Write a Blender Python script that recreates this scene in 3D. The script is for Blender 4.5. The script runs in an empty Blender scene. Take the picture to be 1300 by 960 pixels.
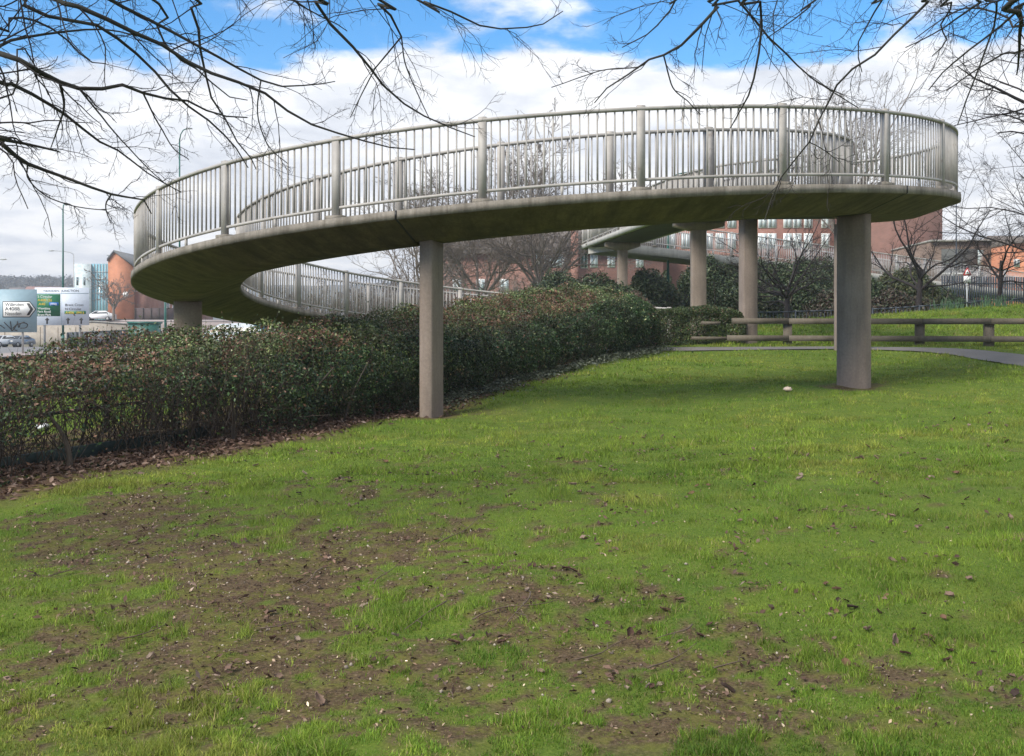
import bpy, math, numpy as np
from mathutils import Vector, Matrix
rad = math.radians
C = bpy.context.scene.collection
F, HX, HY = 1380.0, 650.0, 436.0          # photo focal length (px), centre column, horizon row
def at(x, y, Y): return np.array([(x-HX)/F*Y, Y, (HY-y)/F*Y])
def R(seed): return np.random.default_rng(seed)
RAIL_H = 1.2

# ------------------------------------------------------------------ mesh helpers
class MB:
    """collects geometry for one mesh"""
    def __init__(s): s.v=[]; s.f=[]; s.n=0; s.c=[]
    def add(s, v, faces, col=None):
        v=np.asarray(v,float).reshape(-1,3)
        for f in faces:
            f=np.asarray(f,int)
            if f.size: s.f.append(f+s.n)
        s.v.append(v); s.n+=len(v)
        if col is None: col=np.ones((len(v),3))
        col=np.broadcast_to(np.asarray(col,float),(len(v),3)); s.c.append(col)
        return s
    def box(s, c, size, rz=0.0, M=None):
        x,y,z=np.array(size)/2
        v=np.array([[-x,-y,-z],[x,-y,-z],[x,y,-z],[-x,y,-z],[-x,-y,z],[x,-y,z],[x,y,z],[-x,y,z]])
        if M is not None: v=v@np.asarray(M).T
        elif rz:
            a=np.array([[math.cos(rz),-math.sin(rz),0],[math.sin(rz),math.cos(rz),0],[0,0,1]]); v=v@a.T
        return s.add(v+np.array(c),[np.array([[0,3,2,1],[4,5,6,7],[0,1,5,4],[1,2,6,5],[2,3,7,6],[3,0,4,7]])])
    def box2(s, a, b):
        a=np.array(a,float); b=np.array(b,float); return s.box((a+b)/2, np.abs(b-a))
    def bar(s, p, q, w, h):
        p=np.array(p,float); q=np.array(q,float); d=q-p; L=np.linalg.norm(d); d/=L
        up=np.array([0,0,1.]) if abs(d[2])<.9 else np.array([0,1.,0])
        sx=np.cross(d,up); sx/=np.linalg.norm(sx); u=np.cross(sx,d)
        return s.box((p+q)/2,(L,w,h),M=np.stack([d,sx,u],1))
    def prism(s, poly, axis, a, b):
        """poly: list of 2D points; extruded along axis (0,1,2) from a to b"""
        n=len(poly); v=[]
        for t in (a,b):
            for p in poly:
                q=list(p); q.insert(axis,t); v.append(q)
        sd=np.array([[i,(i+1)%n,n+(i+1)%n,n+i] for i in range(n)])
        return s.add(v,[sd,np.array([list(range(n))[::-1]]),np.array([list(range(n,2*n))])])
    def tube(s, pts, r, sides=8, cap=True):
        pts=np.asarray(pts,float); K=len(pts); r=np.broadcast_to(np.asarray(r,float),(K,))
        v,f=tubes(pts[None],r[None],sides); s.add(v,[f])
        if cap:
            b=s.n-len(v); s.f.append(np.array([[b+i for i in range(sides)][::-1]])); s.f.append(np.array([[b+(K-1)*sides+i for i in range(sides)]]))
        return s
    def cyl(s, p, q, r, sides=12): return s.tube([p,q],r,sides)
    def build(s, name, m, parent=None, smooth=False, loc=None, kind=None, col=False):
        v=np.concatenate(s.v) if s.v else np.zeros((0,3))
        if loc is not None: v=v-np.array(loc)
        elif parent is not None: v=v-np.array(parent.matrix_basis.translation) if parent.parent is None else v-np.array(parent['_o'])
        me=bpy.data.meshes.new(name)
        me.vertices.add(len(v)); me.vertices.foreach_set('co',v.astype(np.float32).ravel())
        cnt=np.concatenate([np.full(len(f),f.shape[1]) for f in s.f]); idx=np.concatenate([f.ravel() for f in s.f])
        me.loops.add(len(idx)); me.loops.foreach_set('vertex_index',idx.astype(np.int32))
        me.polygons.add(len(cnt)); st=np.concatenate([[0],np.cumsum(cnt)[:-1]])
        me.polygons.foreach_set('loop_start',st.astype(np.int32))
        if smooth: me.polygons.foreach_set('use_smooth',np.ones(len(cnt),bool))
        if col:
            a=me.color_attributes.new('Col','FLOAT_COLOR','POINT'); c=np.concatenate(s.c)
            a.data.foreach_set('color',np.concatenate([c,np.ones((len(c),1))],1).astype(np.float32).ravel())
        me.update(calc_edges=True); me.validate()
        if m is not None: me.materials.append(m)
        o=bpy.data.objects.new(name,me); C.objects.link(o)
        if loc is not None: o.location=loc
        if parent is not None: o.parent=parent
        o_off = loc if loc is not None else ((parent.matrix_basis.translation if parent.parent is None else parent['_o']) if parent is not None else (0,0,0))
        o['_o']=[float(t) for t in o_off]
        if kind: o['kind']=kind
        return o
def tubes(cv, r, S):
    """cv (N,K,3), r (N,K) -> verts, quads"""
    N,K,_=cv.shape
    t=np.gradient(cv,axis=1); t/=np.linalg.norm(t,axis=2,keepdims=True)+1e-9
    mean=t.mean(1); ref=np.where(np.abs(mean[:,2:3])<.8,np.array([[0,0,1.]]),np.array([[1.,0,0]]))[:,None,:]
    a=np.cross(t,np.broadcast_to(ref,t.shape)); a/=np.linalg.norm(a,axis=2,keepdims=True)+1e-9
    b=np.cross(t,a); an=np.arange(S)*2*np.pi/S
    v=cv[:,:,None,:]+r[:,:,None,None]*(a[:,:,None,:]*np.cos(an)[None,None,:,None]+b[:,:,None,:]*np.sin(an)[None,None,:,None])
    i=np.arange(N)[:,None,None]*K*S; k=np.arange(K-1)[None,:,None]*S; j=np.arange(S)[None,None,:]; j2=(j+1)%S
    q=np.stack([i+k+j,i+k+j2,i+k+S+j2,i+k+S+j],-1).reshape(-1,4)
    return v.reshape(-1,3),q
def inst(tv, tf, pos, M):
    """template verts tv (P,3), faces list of arrays; pos (N,3), M (N,3,3)"""
    N=len(pos); P=len(tv)
    v=np.einsum('nij,pj->npi',M,tv)+pos[:,None,:]
    fs=[(f[None]+(np.arange(N)*P)[:,None,None]).reshape(-1,f.shape[1]) for f in tf]
    return v.reshape(-1,3),fs
def empty(name, loc):
    o=bpy.data.objects.new(name,None); C.objects.link(o); o.location=[float(t) for t in loc]; o.empty_display_size=.2; return o
def tag(o, label, cat, group=None):
    o['label']=label; o['category']=cat
    if group: o['group']=group
    return o
def thing(name, loc, label, cat, group=None): return tag(empty(name,loc),label,cat,group)
def struct(o): o['kind']='structure'; return o

# ------------------------------------------------------------------ noise
def vnoise(x,y,seed=0):
    xi=np.floor(x).astype(np.int64); yi=np.floor(y).astype(np.int64); fx=x-xi; fy=y-yi
    fx=fx*fx*(3-2*fx); fy=fy*fy*(3-2*fy)
    def h(a,b):
        n=(a*374761393+b*668265263+seed*1442695041)&0x7fffffff
        n=((n^(n>>13))*1274126177)&0x7fffffff
        return ((n^(n>>16))&0xffff)/65535.0
    return (h(xi,yi)*(1-fx)+h(xi+1,yi)*fx)*(1-fy)+(h(xi,yi+1)*(1-fx)+h(xi+1,yi+1)*fx)*fy
def fbm(x,y,o=4,seed=0):
    s=0;a=.5;t=0
    for i in range(o): s=s+a*vnoise(x*2**i,y*2**i,seed+i*17); t+=a; a*=.5
    return s/t
def sst(a,b,x):
    t=np.clip((x-a)/(b-a),0,1); return t*t*(3-2*t)

# ------------------------------------------------------------------ materials
def newmat(name):
    m=bpy.data.materials.new(name); m.use_nodes=True; nt=m.node_tree
    return m,nt,nt.nodes['Principled BSDF']
def nd(nt,t,**k):
    n=nt.nodes.new(t)
    for a,b in k.items():
        if a in n.inputs: n.inputs[a].default_value=b
        else: setattr(n,a,b)
    return n
def ramp(nt,fac,stops):
    n=nt.nodes.new('ShaderNodeValToRGB'); e=n.color_ramp.elements
    e[0].position,e[0].color=stops[0][0],(*stops[0][1],1); e[1].position,e[1].color=stops[-1][0],(*stops[-1][1],1)
    for p,c in stops[1:-1]:
        x=e.new(p); x.color=(*c,1)
    nt.links.new(fac,n.inputs[0]); return n.outputs[0]
def mixc(nt,fac,a,b,mode='MIX'):
    n=nt.nodes.new('ShaderNodeMix'); n.data_type='RGBA'; n.blend_type=mode
    for s,v in ((n.inputs[0],fac),(n.inputs[6],a),(n.inputs[7],b)):
        if isinstance(v,bpy.types.NodeSocket): nt.links.new(v,s)
        elif isinstance(v,(int,float)): s.default_value=v
        else: s.default_value=(*v,1)
    return n.outputs[2]
def pos(nt,scale=(1,1,1)):
    g=nt.nodes.new('ShaderNodeNewGeometry'); m=nt.nodes.new('ShaderNodeMapping'); m.inputs['Scale'].default_value=scale
    nt.links.new(g.outputs['Position'],m.inputs[0]); return m.outputs[0]
def noise(nt,scale,detail=5,rough=.6,vec=None,out=0):
    n=nt.nodes.new('ShaderNodeTexNoise'); n.inputs['Scale'].default_value=scale; n.inputs['Detail'].default_value=detail; n.inputs['Roughness'].default_value=rough
    nt.links.new(vec if vec is not None else pos(nt),n.inputs['Vector']); return n.outputs[out]
def bump(nt,b,h,s=.3,d=.02):
    n=nt.nodes.new('ShaderNodeBump'); n.inputs['Strength'].default_value=s; n.inputs['Distance'].default_value=d
    nt.links.new(h,n.inputs['Height']); nt.links.new(n.outputs[0],b.inputs['Normal'])
def flat(name,c,rough=.6,metal=0,var=.25,scale=6.0):
    m,nt,b=newmat(name); c=np.array(c)
    col=ramp(nt,noise(nt,scale),[(.3,tuple(c*(1-var))),(.7,tuple(np.clip(c*(1+var),0,1)))])
    nt.links.new(col,b.inputs['Base Color']); b.inputs['Roughness'].default_value=rough; b.inputs['Metallic'].default_value=metal
    return m
def concrete(name,dark,mid,light,stain,stain_amt=.5,streak=7.0):
    m,nt,b=newmat(name)
    n1=noise(nt,1.3,7,.65); n2=noise(nt,28,4,.7); st=noise(nt,1.0,6,.7,pos(nt,(streak,streak,.55)))
    c=ramp(nt,n1,[(.3,dark),(.5,mid),(.72,light)])
    c=mixc(nt,.35,c,ramp(nt,n2,[(.35,dark),(.65,light)]))
    f=nt.nodes.new('ShaderNodeMapRange'); f.inputs[1].default_value=.46; f.inputs[2].default_value=.68; f.inputs[4].default_value=stain_amt
    nt.links.new(st,f.inputs[0]); c=mixc(nt,f.outputs[0],c,stain)
    nt.links.new(c,b.inputs['Base Color']); b.inputs['Roughness'].default_value=.9
    bump(nt,b,n2,.35,.01); return m
def leafmat(name,trans=.25,rough=.45,spec=.4):
    m,nt,b=newmat(name)
    a=nd(nt,'ShaderNodeAttribute',attribute_name='Col')
    nt.links.new(a.outputs['Color'],b.inputs['Base Color']); b.inputs['Roughness'].default_value=rough
    b.inputs['Specular IOR Level'].default_value=spec
    t=nt.nodes.new('ShaderNodeBsdfTranslucent'); nt.links.new(a.outputs['Color'],t.inputs['Color'])
    x=nt.nodes.new('ShaderNodeMixShader'); x.inputs[0].default_value=trans
    nt.links.new(b.outputs[0],x.inputs[1]); nt.links.new(t.outputs[0],x.inputs[2])
    nt.links.new(x.outputs[0],nt.nodes['Material Output'].inputs['Surface']); return m
def brick(name,c1,c2,mortar,scale=1.0,var=.2):
    m,nt,b=newmat(name)
    g=nt.nodes.new('ShaderNodeNewGeometry'); sp=nt.nodes.new('ShaderNodeSeparateXYZ'); nt.links.new(g.outputs['Position'],sp.inputs[0])
    ad=nt.nodes.new('ShaderNodeMath'); nt.links.new(sp.outputs[0],ad.inputs[0]); nt.links.new(sp.outputs[1],ad.inputs[1])
    cb=nt.nodes.new('ShaderNodeCombineXYZ'); nt.links.new(ad.outputs[0],cb.inputs[0]); nt.links.new(sp.outputs[2],cb.inputs[1])
    t=nt.nodes.new('ShaderNodeTexBrick'); nt.links.new(cb.outputs[0],t.inputs['Vector'])
    t.inputs['Color1'].default_value=(*c1,1); t.inputs['Color2'].default_value=(*c2,1); t.inputs['Mortar'].default_value=(*mortar,1)
    t.inputs['Scale'].default_value=scale; t.inputs['Brick Width'].default_value=.225; t.inputs['Row Height'].default_value=.075; t.inputs['Mortar Size'].default_value=.01
    n=noise(nt,.8,6); c=mixc(nt,.5,t.outputs['Color'],ramp(nt,n,[(.3,(.55,.55,.55)),(.7,(1.25,1.25,1.25))]),'MULTIPLY')
    nt.links.new(c,b.inputs['Base Color']); b.inputs['Roughness'].default_value=.85; return m
M={}
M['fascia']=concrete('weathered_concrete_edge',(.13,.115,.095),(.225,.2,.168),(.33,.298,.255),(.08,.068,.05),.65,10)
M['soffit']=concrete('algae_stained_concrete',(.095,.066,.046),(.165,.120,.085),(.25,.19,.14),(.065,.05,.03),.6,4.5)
def radial_streaks(m,dark,amt):
    nt=m.node_tree; b=nt.nodes['Principled BSDF']; old=b.inputs['Base Color'].links[0].from_socket
    g=nt.nodes.new('ShaderNodeNewGeometry'); sp=nt.nodes.new('ShaderNodeSeparateXYZ'); nt.links.new(g.outputs['Position'],sp.inputs[0])
    def mt(op,a,b_):
        n=nt.nodes.new('ShaderNodeMath'); n.operation=op
        for s,v in zip(n.inputs,(a,b_)):
            if isinstance(v,float): s.default_value=v
            else: nt.links.new(v,s)
        return n.outputs[0]
    dx=mt('SUBTRACT',sp.outputs[0],.64); dy=mt('SUBTRACT',sp.outputs[1],23.5); an=mt('ARCTAN2',dx,dy); r=mt('SQRT',mt('ADD',mt('MULTIPLY',dx,dx),mt('MULTIPLY',dy,dy)),0.0)
    c=nt.nodes.new('ShaderNodeCombineXYZ'); nt.links.new(mt('MULTIPLY',an,30.0),c.inputs[0]); nt.links.new(mt('MULTIPLY',r,.9),c.inputs[1])
    n=noise(nt,1.0,6,.68,c.outputs[0]); f=nt.nodes.new('ShaderNodeMapRange'); f.inputs[1].default_value=.43; f.inputs[2].default_value=.66; f.inputs[4].default_value=amt; nt.links.new(n,f.inputs[0])
    nt.links.new(mixc(nt,f.outputs[0],old,dark),b.inputs['Base Color'])
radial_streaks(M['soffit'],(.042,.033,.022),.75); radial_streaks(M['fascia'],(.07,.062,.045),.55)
M['darkcon']=concrete('shade_darkened_concrete',(.03,.03,.028),(.05,.048,.044),(.075,.072,.066),(.02,.02,.018),.5)  # straight deck's soffit: underside shade painted into a darker concrete colour
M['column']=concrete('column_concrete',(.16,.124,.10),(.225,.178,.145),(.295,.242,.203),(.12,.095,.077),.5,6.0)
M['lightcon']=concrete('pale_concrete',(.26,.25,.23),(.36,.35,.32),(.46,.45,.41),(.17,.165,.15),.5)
M['wallcon']=concrete('retaining_wall_concrete',(.26,.23,.19),(.35,.31,.26),(.43,.39,.33),(.2,.17,.14),.6,.5)
def rusty(m,amt=.55):
    nt=m.node_tree; b=nt.nodes['Principled BSDF']; old=b.inputs['Base Color'].links[0].from_socket
    f=nt.nodes.new('ShaderNodeMapRange'); f.inputs[1].default_value=.60; f.inputs[2].default_value=.70; f.inputs[4].default_value=amt; nt.links.new(noise(nt,7.0,7,.7),f.inputs[0])
    nt.links.new(mixc(nt,f.outputs[0],old,(.15,.095,.06)),b.inputs['Base Color'])
M['rail']=flat('grey_painted_steel',(.34,.32,.295),.6,.0,.2,3)
M['railfar']=flat('pale_grey_painted_steel',(.46,.44,.42),.5,0,.12,3)
rusty(M['rail'])
M['bark']=concrete('bark',(.014,.012,.011),(.026,.023,.02),(.05,.046,.038),(.03,.036,.018),.4,5)
M['twig']=flat('twig_bark',(.018,.014,.015),.9,0,.35,8)
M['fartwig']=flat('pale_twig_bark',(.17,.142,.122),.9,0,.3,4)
M['brownstem']=flat('hedge_stem_bark',(.048,.037,.028),.9,0,.4,10)
M['leaf']=leafmat('evergreen_leaf',.12,.45,.3)
M['grass']=leafmat('grass_blade',.22,.6,.2)
M['dead']=leafmat('dead_leaf',.15,.8,.15)
M['teal']=flat('teal_paint',(.015,.105,.085),.45,0,.25)
M['steel']=flat('galvanised_steel',(.35,.36,.36),.45,.3,.15)
M['darksteel']=flat('dark_blue_steel',(.035,.045,.06),.5,.2,.3)
M['dkgreen']=flat('dark_green_metal',(.018,.035,.035),.5,.1,.3)
M['wood']=concrete('weathered_timber',(.07,.058,.042),(.12,.10,.075),(.18,.155,.12),(.05,.045,.03),.5,2.0)
M['drytwig']=flat('dry_twig_bark',(.105,.075,.052),.9,0,.35,30)
M['white']=flat('white_paint',(.78,.78,.76),.5,0,.06)
M['black']=flat('black_paint',(.012,.012,.014),.5,0,.2)
M['red']=flat('sign_red',(.55,.02,.02),.5,0,.1)
M['yellow']=flat('sign_yellow',(.72,.48,.03),.5,0,.08)
M['sgreen']=flat('sign_green',(.004,.13,.055),.5,0,.1)
M['sblue']=flat('sign_blue',(.01,.12,.42),.5,0,.1)
M['sgrey']=flat('sign_back_grey',(.25,.36,.42),.55,0,.06)
M['swhite']=flat('sign_white',(.58,.64,.72),.5,0,.05)
M['redbrick']=brick('red_brick',(.26,.105,.075),(.33,.14,.10),(.28,.21,.18))
M['orangebrick']=brick('orange_brick',(.47,.17,.085),(.53,.20,.105),(.42,.24,.16))
M['darkbrick']=brick('dark_red_brick',(.16,.072,.055),(.21,.092,.070),(.25,.17,.14))
M['brownbrick']=brick('brown_brick',(.17,.115,.085),(.23,.155,.115),(.2,.16,.13))
M['tile']=flat('roof_tile',(.14,.12,.105),.85,0,.3,2)
M['slate']=flat('slate_roof',(.12,.125,.13),.8,0,.2,2)
M['cladding']=flat('grey_cladding',(.10,.105,.10),.7,0,.15,1)
m,nt,b=newmat('window_glass'); M['glass']=m
b.inputs['Base Color'].default_value=(.09,.12,.14,1); b.inputs['Roughness'].default_value=.08; b.inputs['Specular IOR Level'].default_value=.8
m,nt,b=newmat('pale_curtain_glass'); M['paleglass']=m
c=ramp(nt,noise(nt,1.5,3),[(.35,(.42,.50,.52)),(.65,(.65,.71,.72))]); nt.links.new(c,b.inputs['Base Color']); b.inputs['Roughness'].default_value=.12
m,nt,b=newmat('blue_curtain_glass'); M['blueglass']=m
b.inputs['Base Color'].default_value=(.20,.40,.48,1); b.inputs['Roughness'].default_value=.1; b.inputs['Specular IOR Level'].default_value=.7
m,nt,b=newmat('asphalt_path'); M['asphalt']=m
n=noise(nt,60,4); n2=noise(nt,1.2,5)
c=mixc(nt,.5,ramp(nt,n,[(.3,(.075,.07,.064)),(.7,(.19,.175,.16))]),ramp(nt,n2,[(.3,(.09,.085,.075)),(.7,(.17,.155,.14))]))
nt.links.new(c,b.inputs['Base Color']); b.inputs['Roughness'].default_value=.9; bump(nt,b,n,.4,.01)
M['road']=flat('road_asphalt',(.17,.165,.165),.9,0,.15,1)
M['pave']=flat('pinkish_paving',(.30,.25,.235),.9,0,.15,1)
m,nt,b=newmat('car_window'); M['carglass']=m
b.inputs['Base Color'].default_value=(.02,.025,.03,1); b.inputs['Roughness'].default_value=.06
M['tyre']=flat('tyre_rubber',(.02,.02,.02),.85,0,.2)
def paint(name,c):
    m,nt,b=newmat(name); b.inputs['Base Color'].default_value=(*c,1); b.inputs['Roughness'].default_value=.25; b.inputs['Coat Weight'].default_value=.6
    nt.links.new(ramp(nt,noise(nt,4,4),[(.3,tuple(np.array(c)*.85)),(.7,c)]),b.inputs['Base Color']); return m

# ------------------------------------------------------------------ terrain
TU=np.array([-.62,-.42,-.08,.1,.3,.47,.75])
TY=[-30, 5, 10.5, 16.5, 18.2, 22, 25.5, 28, 35, 38, 45, 60, 100, 150, 400]
TZ={ -30:[-1.8]*7, 5:[-1.64,-1.63,-1.6,-1.6,-1.6,-1.6,-1.6], 10.5:[-1.42,-1.38,-1.29,-1.26,-1.22,-1.19,-1.15],
 16.5:[-1.2,-1.15,-1.09,-1.0,-.82,-.76,-.7], 18.2:[-1.15,-1.1,-.93,-.85,-.71,-.63,-.55], 22:[-1.05,-1.02,-.62,-.46,-.38,-.36,-.33],
 25.5:[-1.0,-1.0,-.36,-.25,-.15,-.13,-.1], 28:[-1.0,-1.0,-.3,-.1,-.06,-.05,0], 35:[-.95,-.95,-.3,0,.82,1.2,1.35],
 38:[-.95,-.95,-.3,0,.88,1.3,1.5], 45:[-.9,-.9,-.3,0,.75,1.1,1.3], 60:[-.75,-.75,-.3,0,.6,.9,1.0],
 100:[-.6,-.6,-.3,0,.3,.4,.5], 150:[-.5,-.5,-.3,0,.2,.3,.3], 400:[0]*7}
TT=np.array([TZ[y] for y in TY])
def tz0(X,Y):
    X=np.asarray(X,float); Y=np.asarray(Y,float); u=np.clip(X/np.maximum(Y,6),-.619,.749)
    k=np.clip(np.searchsorted(TU,u)-1,0,len(TU)-2); w=(u-TU[k])/(TU[k+1]-TU[k]); w=w*w*(3-2*w)*.5+w*.5
    cols=np.stack([np.interp(Y,TY,TT[:,j]) for j in range(len(TU))],-1)
    a=np.take_along_axis(cols,k[...,None],-1)[...,0]; c=np.take_along_axis(cols,(k+1)[...,None],-1)[...,0]
    return a*(1-w)+c*w
PATH=np.array([(-1.0,28.6),(1.5,27.7),(3.4,27.0),(6,26.5),(8.3,26.05),(9.7,25.2),(10.25,23.7),(10.35,21.6),(10.9,18),(12.5,13),(14,8)])
def spline(P,n):
    P=np.asarray(P,float); Q=np.vstack([2*P[0]-P[1],P,2*P[-1]-P[-2]]); out=[]
    for i in range(len(P)-1):
        p0,p1,p2,p3=Q[i:i+4]; t=np.linspace(0,1,n,endpoint=False)[:,None]
        out.append(.5*((2*p1)+(-p0+p2)*t+(2*p0-5*p1+4*p2-p3)*t*t+(-p0+3*p1-3*p2+p3)*t**3))
    return np.vstack(out+[P[-1:]])
PC=spline(PATH,12); PW=.74
def pathdist(X,Y):
    X=np.asarray(X,float); d=np.full(X.shape,1e9)
    for p in PC: d=np.minimum(d,np.hypot(X-p[0],Y-p[1]))
    return d
def tz(X,Y):
    X=np.asarray(X,float); Y=np.asarray(Y,float)
    z=tz0(X,Y); b=(fbm(X*.9,Y*.9,3,5)-.5)*.10+(fbm(X*4,Y*4,2,9)-.5)*.04
    return z+b*sst(.6,1.6,pathdist(X,Y)) if X.size<400000 else z+b
# hedge frame
H0=np.array([-4.95,10.6]); H1=np.array([3.45,26.4]); HD=(H1-H0)/np.linalg.norm(H1-H0); HN=np.array([-HD[1],HD[0]]); HL=np.linalg.norm(H1-H0)
def hsv(X,Y):
    return (X-H0[0])*HD[0]+(Y-H0[1])*HD[1], (X-H0[0])*HN[0]+(Y-H0[1])*HN[1]
def soilmask(X,Y):
    """1 = bare soil, 0 = full grass"""
    s,v=hsv(X,Y)
    hb=sst(-1.0,-.15,v+ (fbm(X*1.5,Y*1.5,3,31)-.5)*.9)*sst(13,6,s)*(v<3.2)          # litter strip below the hedge
    hb2=sst(-.25,.1,v+(fbm(X*2,Y*2,2,33)-.5)*.4)*(s<HL+1)*(v<2.3)
    n=fbm(X*1.5+3,Y*1.15,4,41); n2=fbm(X*5.5,Y*4.6,3,47); n3=fbm(X*16,Y*13,2,49)
    wear=0
    for cx,cy,rx,ry,k in ((-1.3,8.0,1.2,.9,.30),(-3.0,9.2,1.0,1.3,.27),(-1.6,6.6,1.2,.8,.27),(.25,6.6,.9,.6,.22),(-.3,5.5,1.4,.5,.34),(1.1,5.35,.8,.4,.30),(-2.3,5.5,.8,.6,.20),(2.3,5.8,.6,.4,.12),(0,4.7,3,.45,.22),(-2.6,7.4,.8,.8,.18),(-.4,9.3,.7,.7,.12)):
        wear=wear+k*np.exp(-((X-cx)/rx)**2-((Y-cy)/ry)**2)
    wear=np.minimum(wear*.66,.205)
    p=sst(.575,.69,n*.33+n2*.35+n3*.32+wear-.035*(X>1.5)-.005)*.92
    for cx,cy in ((-1.21,16.39),(5.72,18.19)): p=np.maximum(p,sst(.62,.40,np.hypot(X-cx,(Y-cy))+(n2-.5)*.5)*.9)
    wn=np.exp(-(((X+.6)/.7)**2+((Y-16.6)/.5)**2))*.75+np.exp(-(((X-.5)/1.0)**2+((Y-14.5)/.5)**2))*.35
    return np.clip(np.maximum(np.maximum(hb,hb2),np.maximum(np.where(Y>14.5,np.where(np.minimum(np.hypot(X+1.21,Y-16.39),np.hypot(X-5.72,Y-18.19))<1,p,0),p*sst(15,10,Y)),wn*n2*1.4)),0,1)
def axis(parts): return np.unique(np.concatenate([np.arange(a,b,s) for a,b,s in parts]))
gx=axis([(-700,-60,40),(-60,-16,4),(-16,-7,.6),(-7,7,.075),(7,16,.3),(16,60,3),(60,741,40)])
gy=axis([(-30,2,2),(2,4.4,.4),(4.4,14,.075),(14,30,.2),(30,46,.5),(46,110,3),(110,700,20),(700,1000,60)])
GX,GY=np.meshgrid(gx,gy); zz=tz0(GX,GY)
near=(np.abs(GX)<17)&(GY<46)&(GY>2)
bb=(fbm(GX*.9,GY*.9,3,5)-.5)*.10+(fbm(GX*4,GY*4,2,9)-.5)*.04
pm=np.ones_like(zz); pm[near]=sst(.6,1.6,pathdist(GX[near],GY[near])); zz=zz+bb*pm
# sunken cut is left of the retaining wall; hills rise far away
sm=np.zeros_like(zz); sm[near]=soilmask(GX[near],GY[near])
ny,nx=GX.shape; ii=np.arange(ny*nx).reshape(ny,nx)
q=np.stack([ii[:-1,:-1],ii[:-1,1:],ii[1:,1:],ii[1:,:-1]],-1).reshape(-1,4)
m,nt,b=newmat('lawn_ground'); M['ground']=m
a=nd(nt,'ShaderNodeAttribute',attribute_name='Col'); sep=nt.nodes.new('ShaderNodeSeparateColor'); nt.links.new(a.outputs['Color'],sep.inputs[0])
n1=noise(nt,9,6,.7); n2=noise(nt,55,4,.7); n3=noise(nt,2.2,5)
soil=mixc(nt,.55,ramp(nt,n1,[(.3,(.04,.023,.014)),(.5,(.088,.053,.034)),(.7,(.15,.10,.068))]),ramp(nt,n2,[(.35,(.025,.014,.009)),(.52,(.09,.056,.036)),(.64,(.18,.125,.085)),(.74,(.34,.27,.20))]))
green=mixc(nt,.5,ramp(nt,n3,[(.3,(.065,.135,.014)),(.7,(.145,.21,.024))]),ramp(nt,n2,[(.35,(.03,.045,.008)),(.55,(.09,.115,.018)),(.7,(.18,.18,.05))]))
moss=mixc(nt,.5,ramp(nt,n1,[(.3,(.085,.095,.016)),(.7,(.18,.155,.030))]),ramp(nt,n2,[(.35,(.05,.055,.015)),(.65,(.14,.13,.04))]))
mk_=nt.nodes.new('ShaderNodeMapRange'); mk_.inputs[1].default_value=.47; mk_.inputs[2].default_value=.58; mk_.inputs[4].default_value=.8; nt.links.new(noise(nt,5.5,7,.72),mk_.inputs[0])
soil=mixc(nt,mk_.outputs[0],soil,moss)
nt.links.new(mixc(nt,sep.outputs[0],green,soil),b.inputs['Base Color']); b.inputs['Roughness'].default_value=.95
b.inputs['Specular IOR Level'].default_value=.15; bump(nt,b,n2,.6,.02)
g=MB(); g.add(np.stack([GX,GY,zz],-1).reshape(-1,3),[q],np.repeat(sm.reshape(-1,1),3,1))
struct(g.build('ground',M['ground'],smooth=True,col=True))
# path
t=np.gradient(PC,axis=0); t/=np.linalg.norm(t,axis=1,keepdims=True); nrm=np.stack([t[:,1],-t[:,0]],1)
rows=[]
for k,o in enumerate(np.linspace(-PW,PW,7)):
    e=(fbm(np.arange(len(PC))*.8,np.full(len(PC),k*9.),2,3)-.5)*.14*(abs(o)>.7)
    p=PC+nrm*(o+e)[:,None] if np.ndim(e) else PC+nrm*o
    rows.append(np.column_stack([p,tz0(p[:,0],p[:,1])+.022+.02*(1-(o/PW)**2)]))
Rw=np.array(rows); n_,k_=Rw.shape[1],Rw.shape[0]; ii=np.arange(n_*k_).reshape(k_,n_)
g=MB(); g.add(Rw.reshape(-1,3),[np.stack([ii[:-1,:-1],ii[:-1,1:],ii[1:,1:],ii[1:,:-1]],-1).reshape(-1,4)])
struct(g.build('path',M['asphalt'],smooth=True))

# ------------------------------------------------------------------ footbridge
CX,CY,RC=.64,23.5,7.35
P15=rad(15.4); PH1=rad(8.1)
ph=np.arange(-14*18,6*18+1)/18*P15+PH1
arc=np.column_stack([CX+RC*np.sin(ph),CY-RC*np.cos(ph),3.237+.615*ph-RAIL_H])
ctl=np.array([arc[-8],arc[-1],(7.15,27.0,4.53-RAIL_H),(6.34,30.2,4.87-RAIL_H),(6.04,36,5.42-RAIL_H),(5.68,41,5.68-RAIL_H),(4.7,51.8,6.0-RAIL_H),(4.45,54,6.02-RAIL_H)])
sp=spline(ctl,60)[60:]; d=np.concatenate([[0],np.cumsum(np.linalg.norm(np.diff(sp[:,:2],axis=0),axis=1))])
npan=int(round(d[-1]/2.2)); dd=np.linspace(0,d[-1],npan*18+1); strt=np.column_stack([np.interp(dd,d,sp[:,j]) for j in range(3)])
ST=np.vstack([arc,strt[1:]])                 # deck-top centre line at every baluster
TAN=np.gradient(ST,axis=0); TAN[:,2]=0; TAN/=np.linalg.norm(TAN,axis=1,keepdims=True); OUT=np.column_stack([TAN[:,1],-TAN[:,0],np.zeros(len(ST))])
UP=np.array([0,0,1.])
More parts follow.
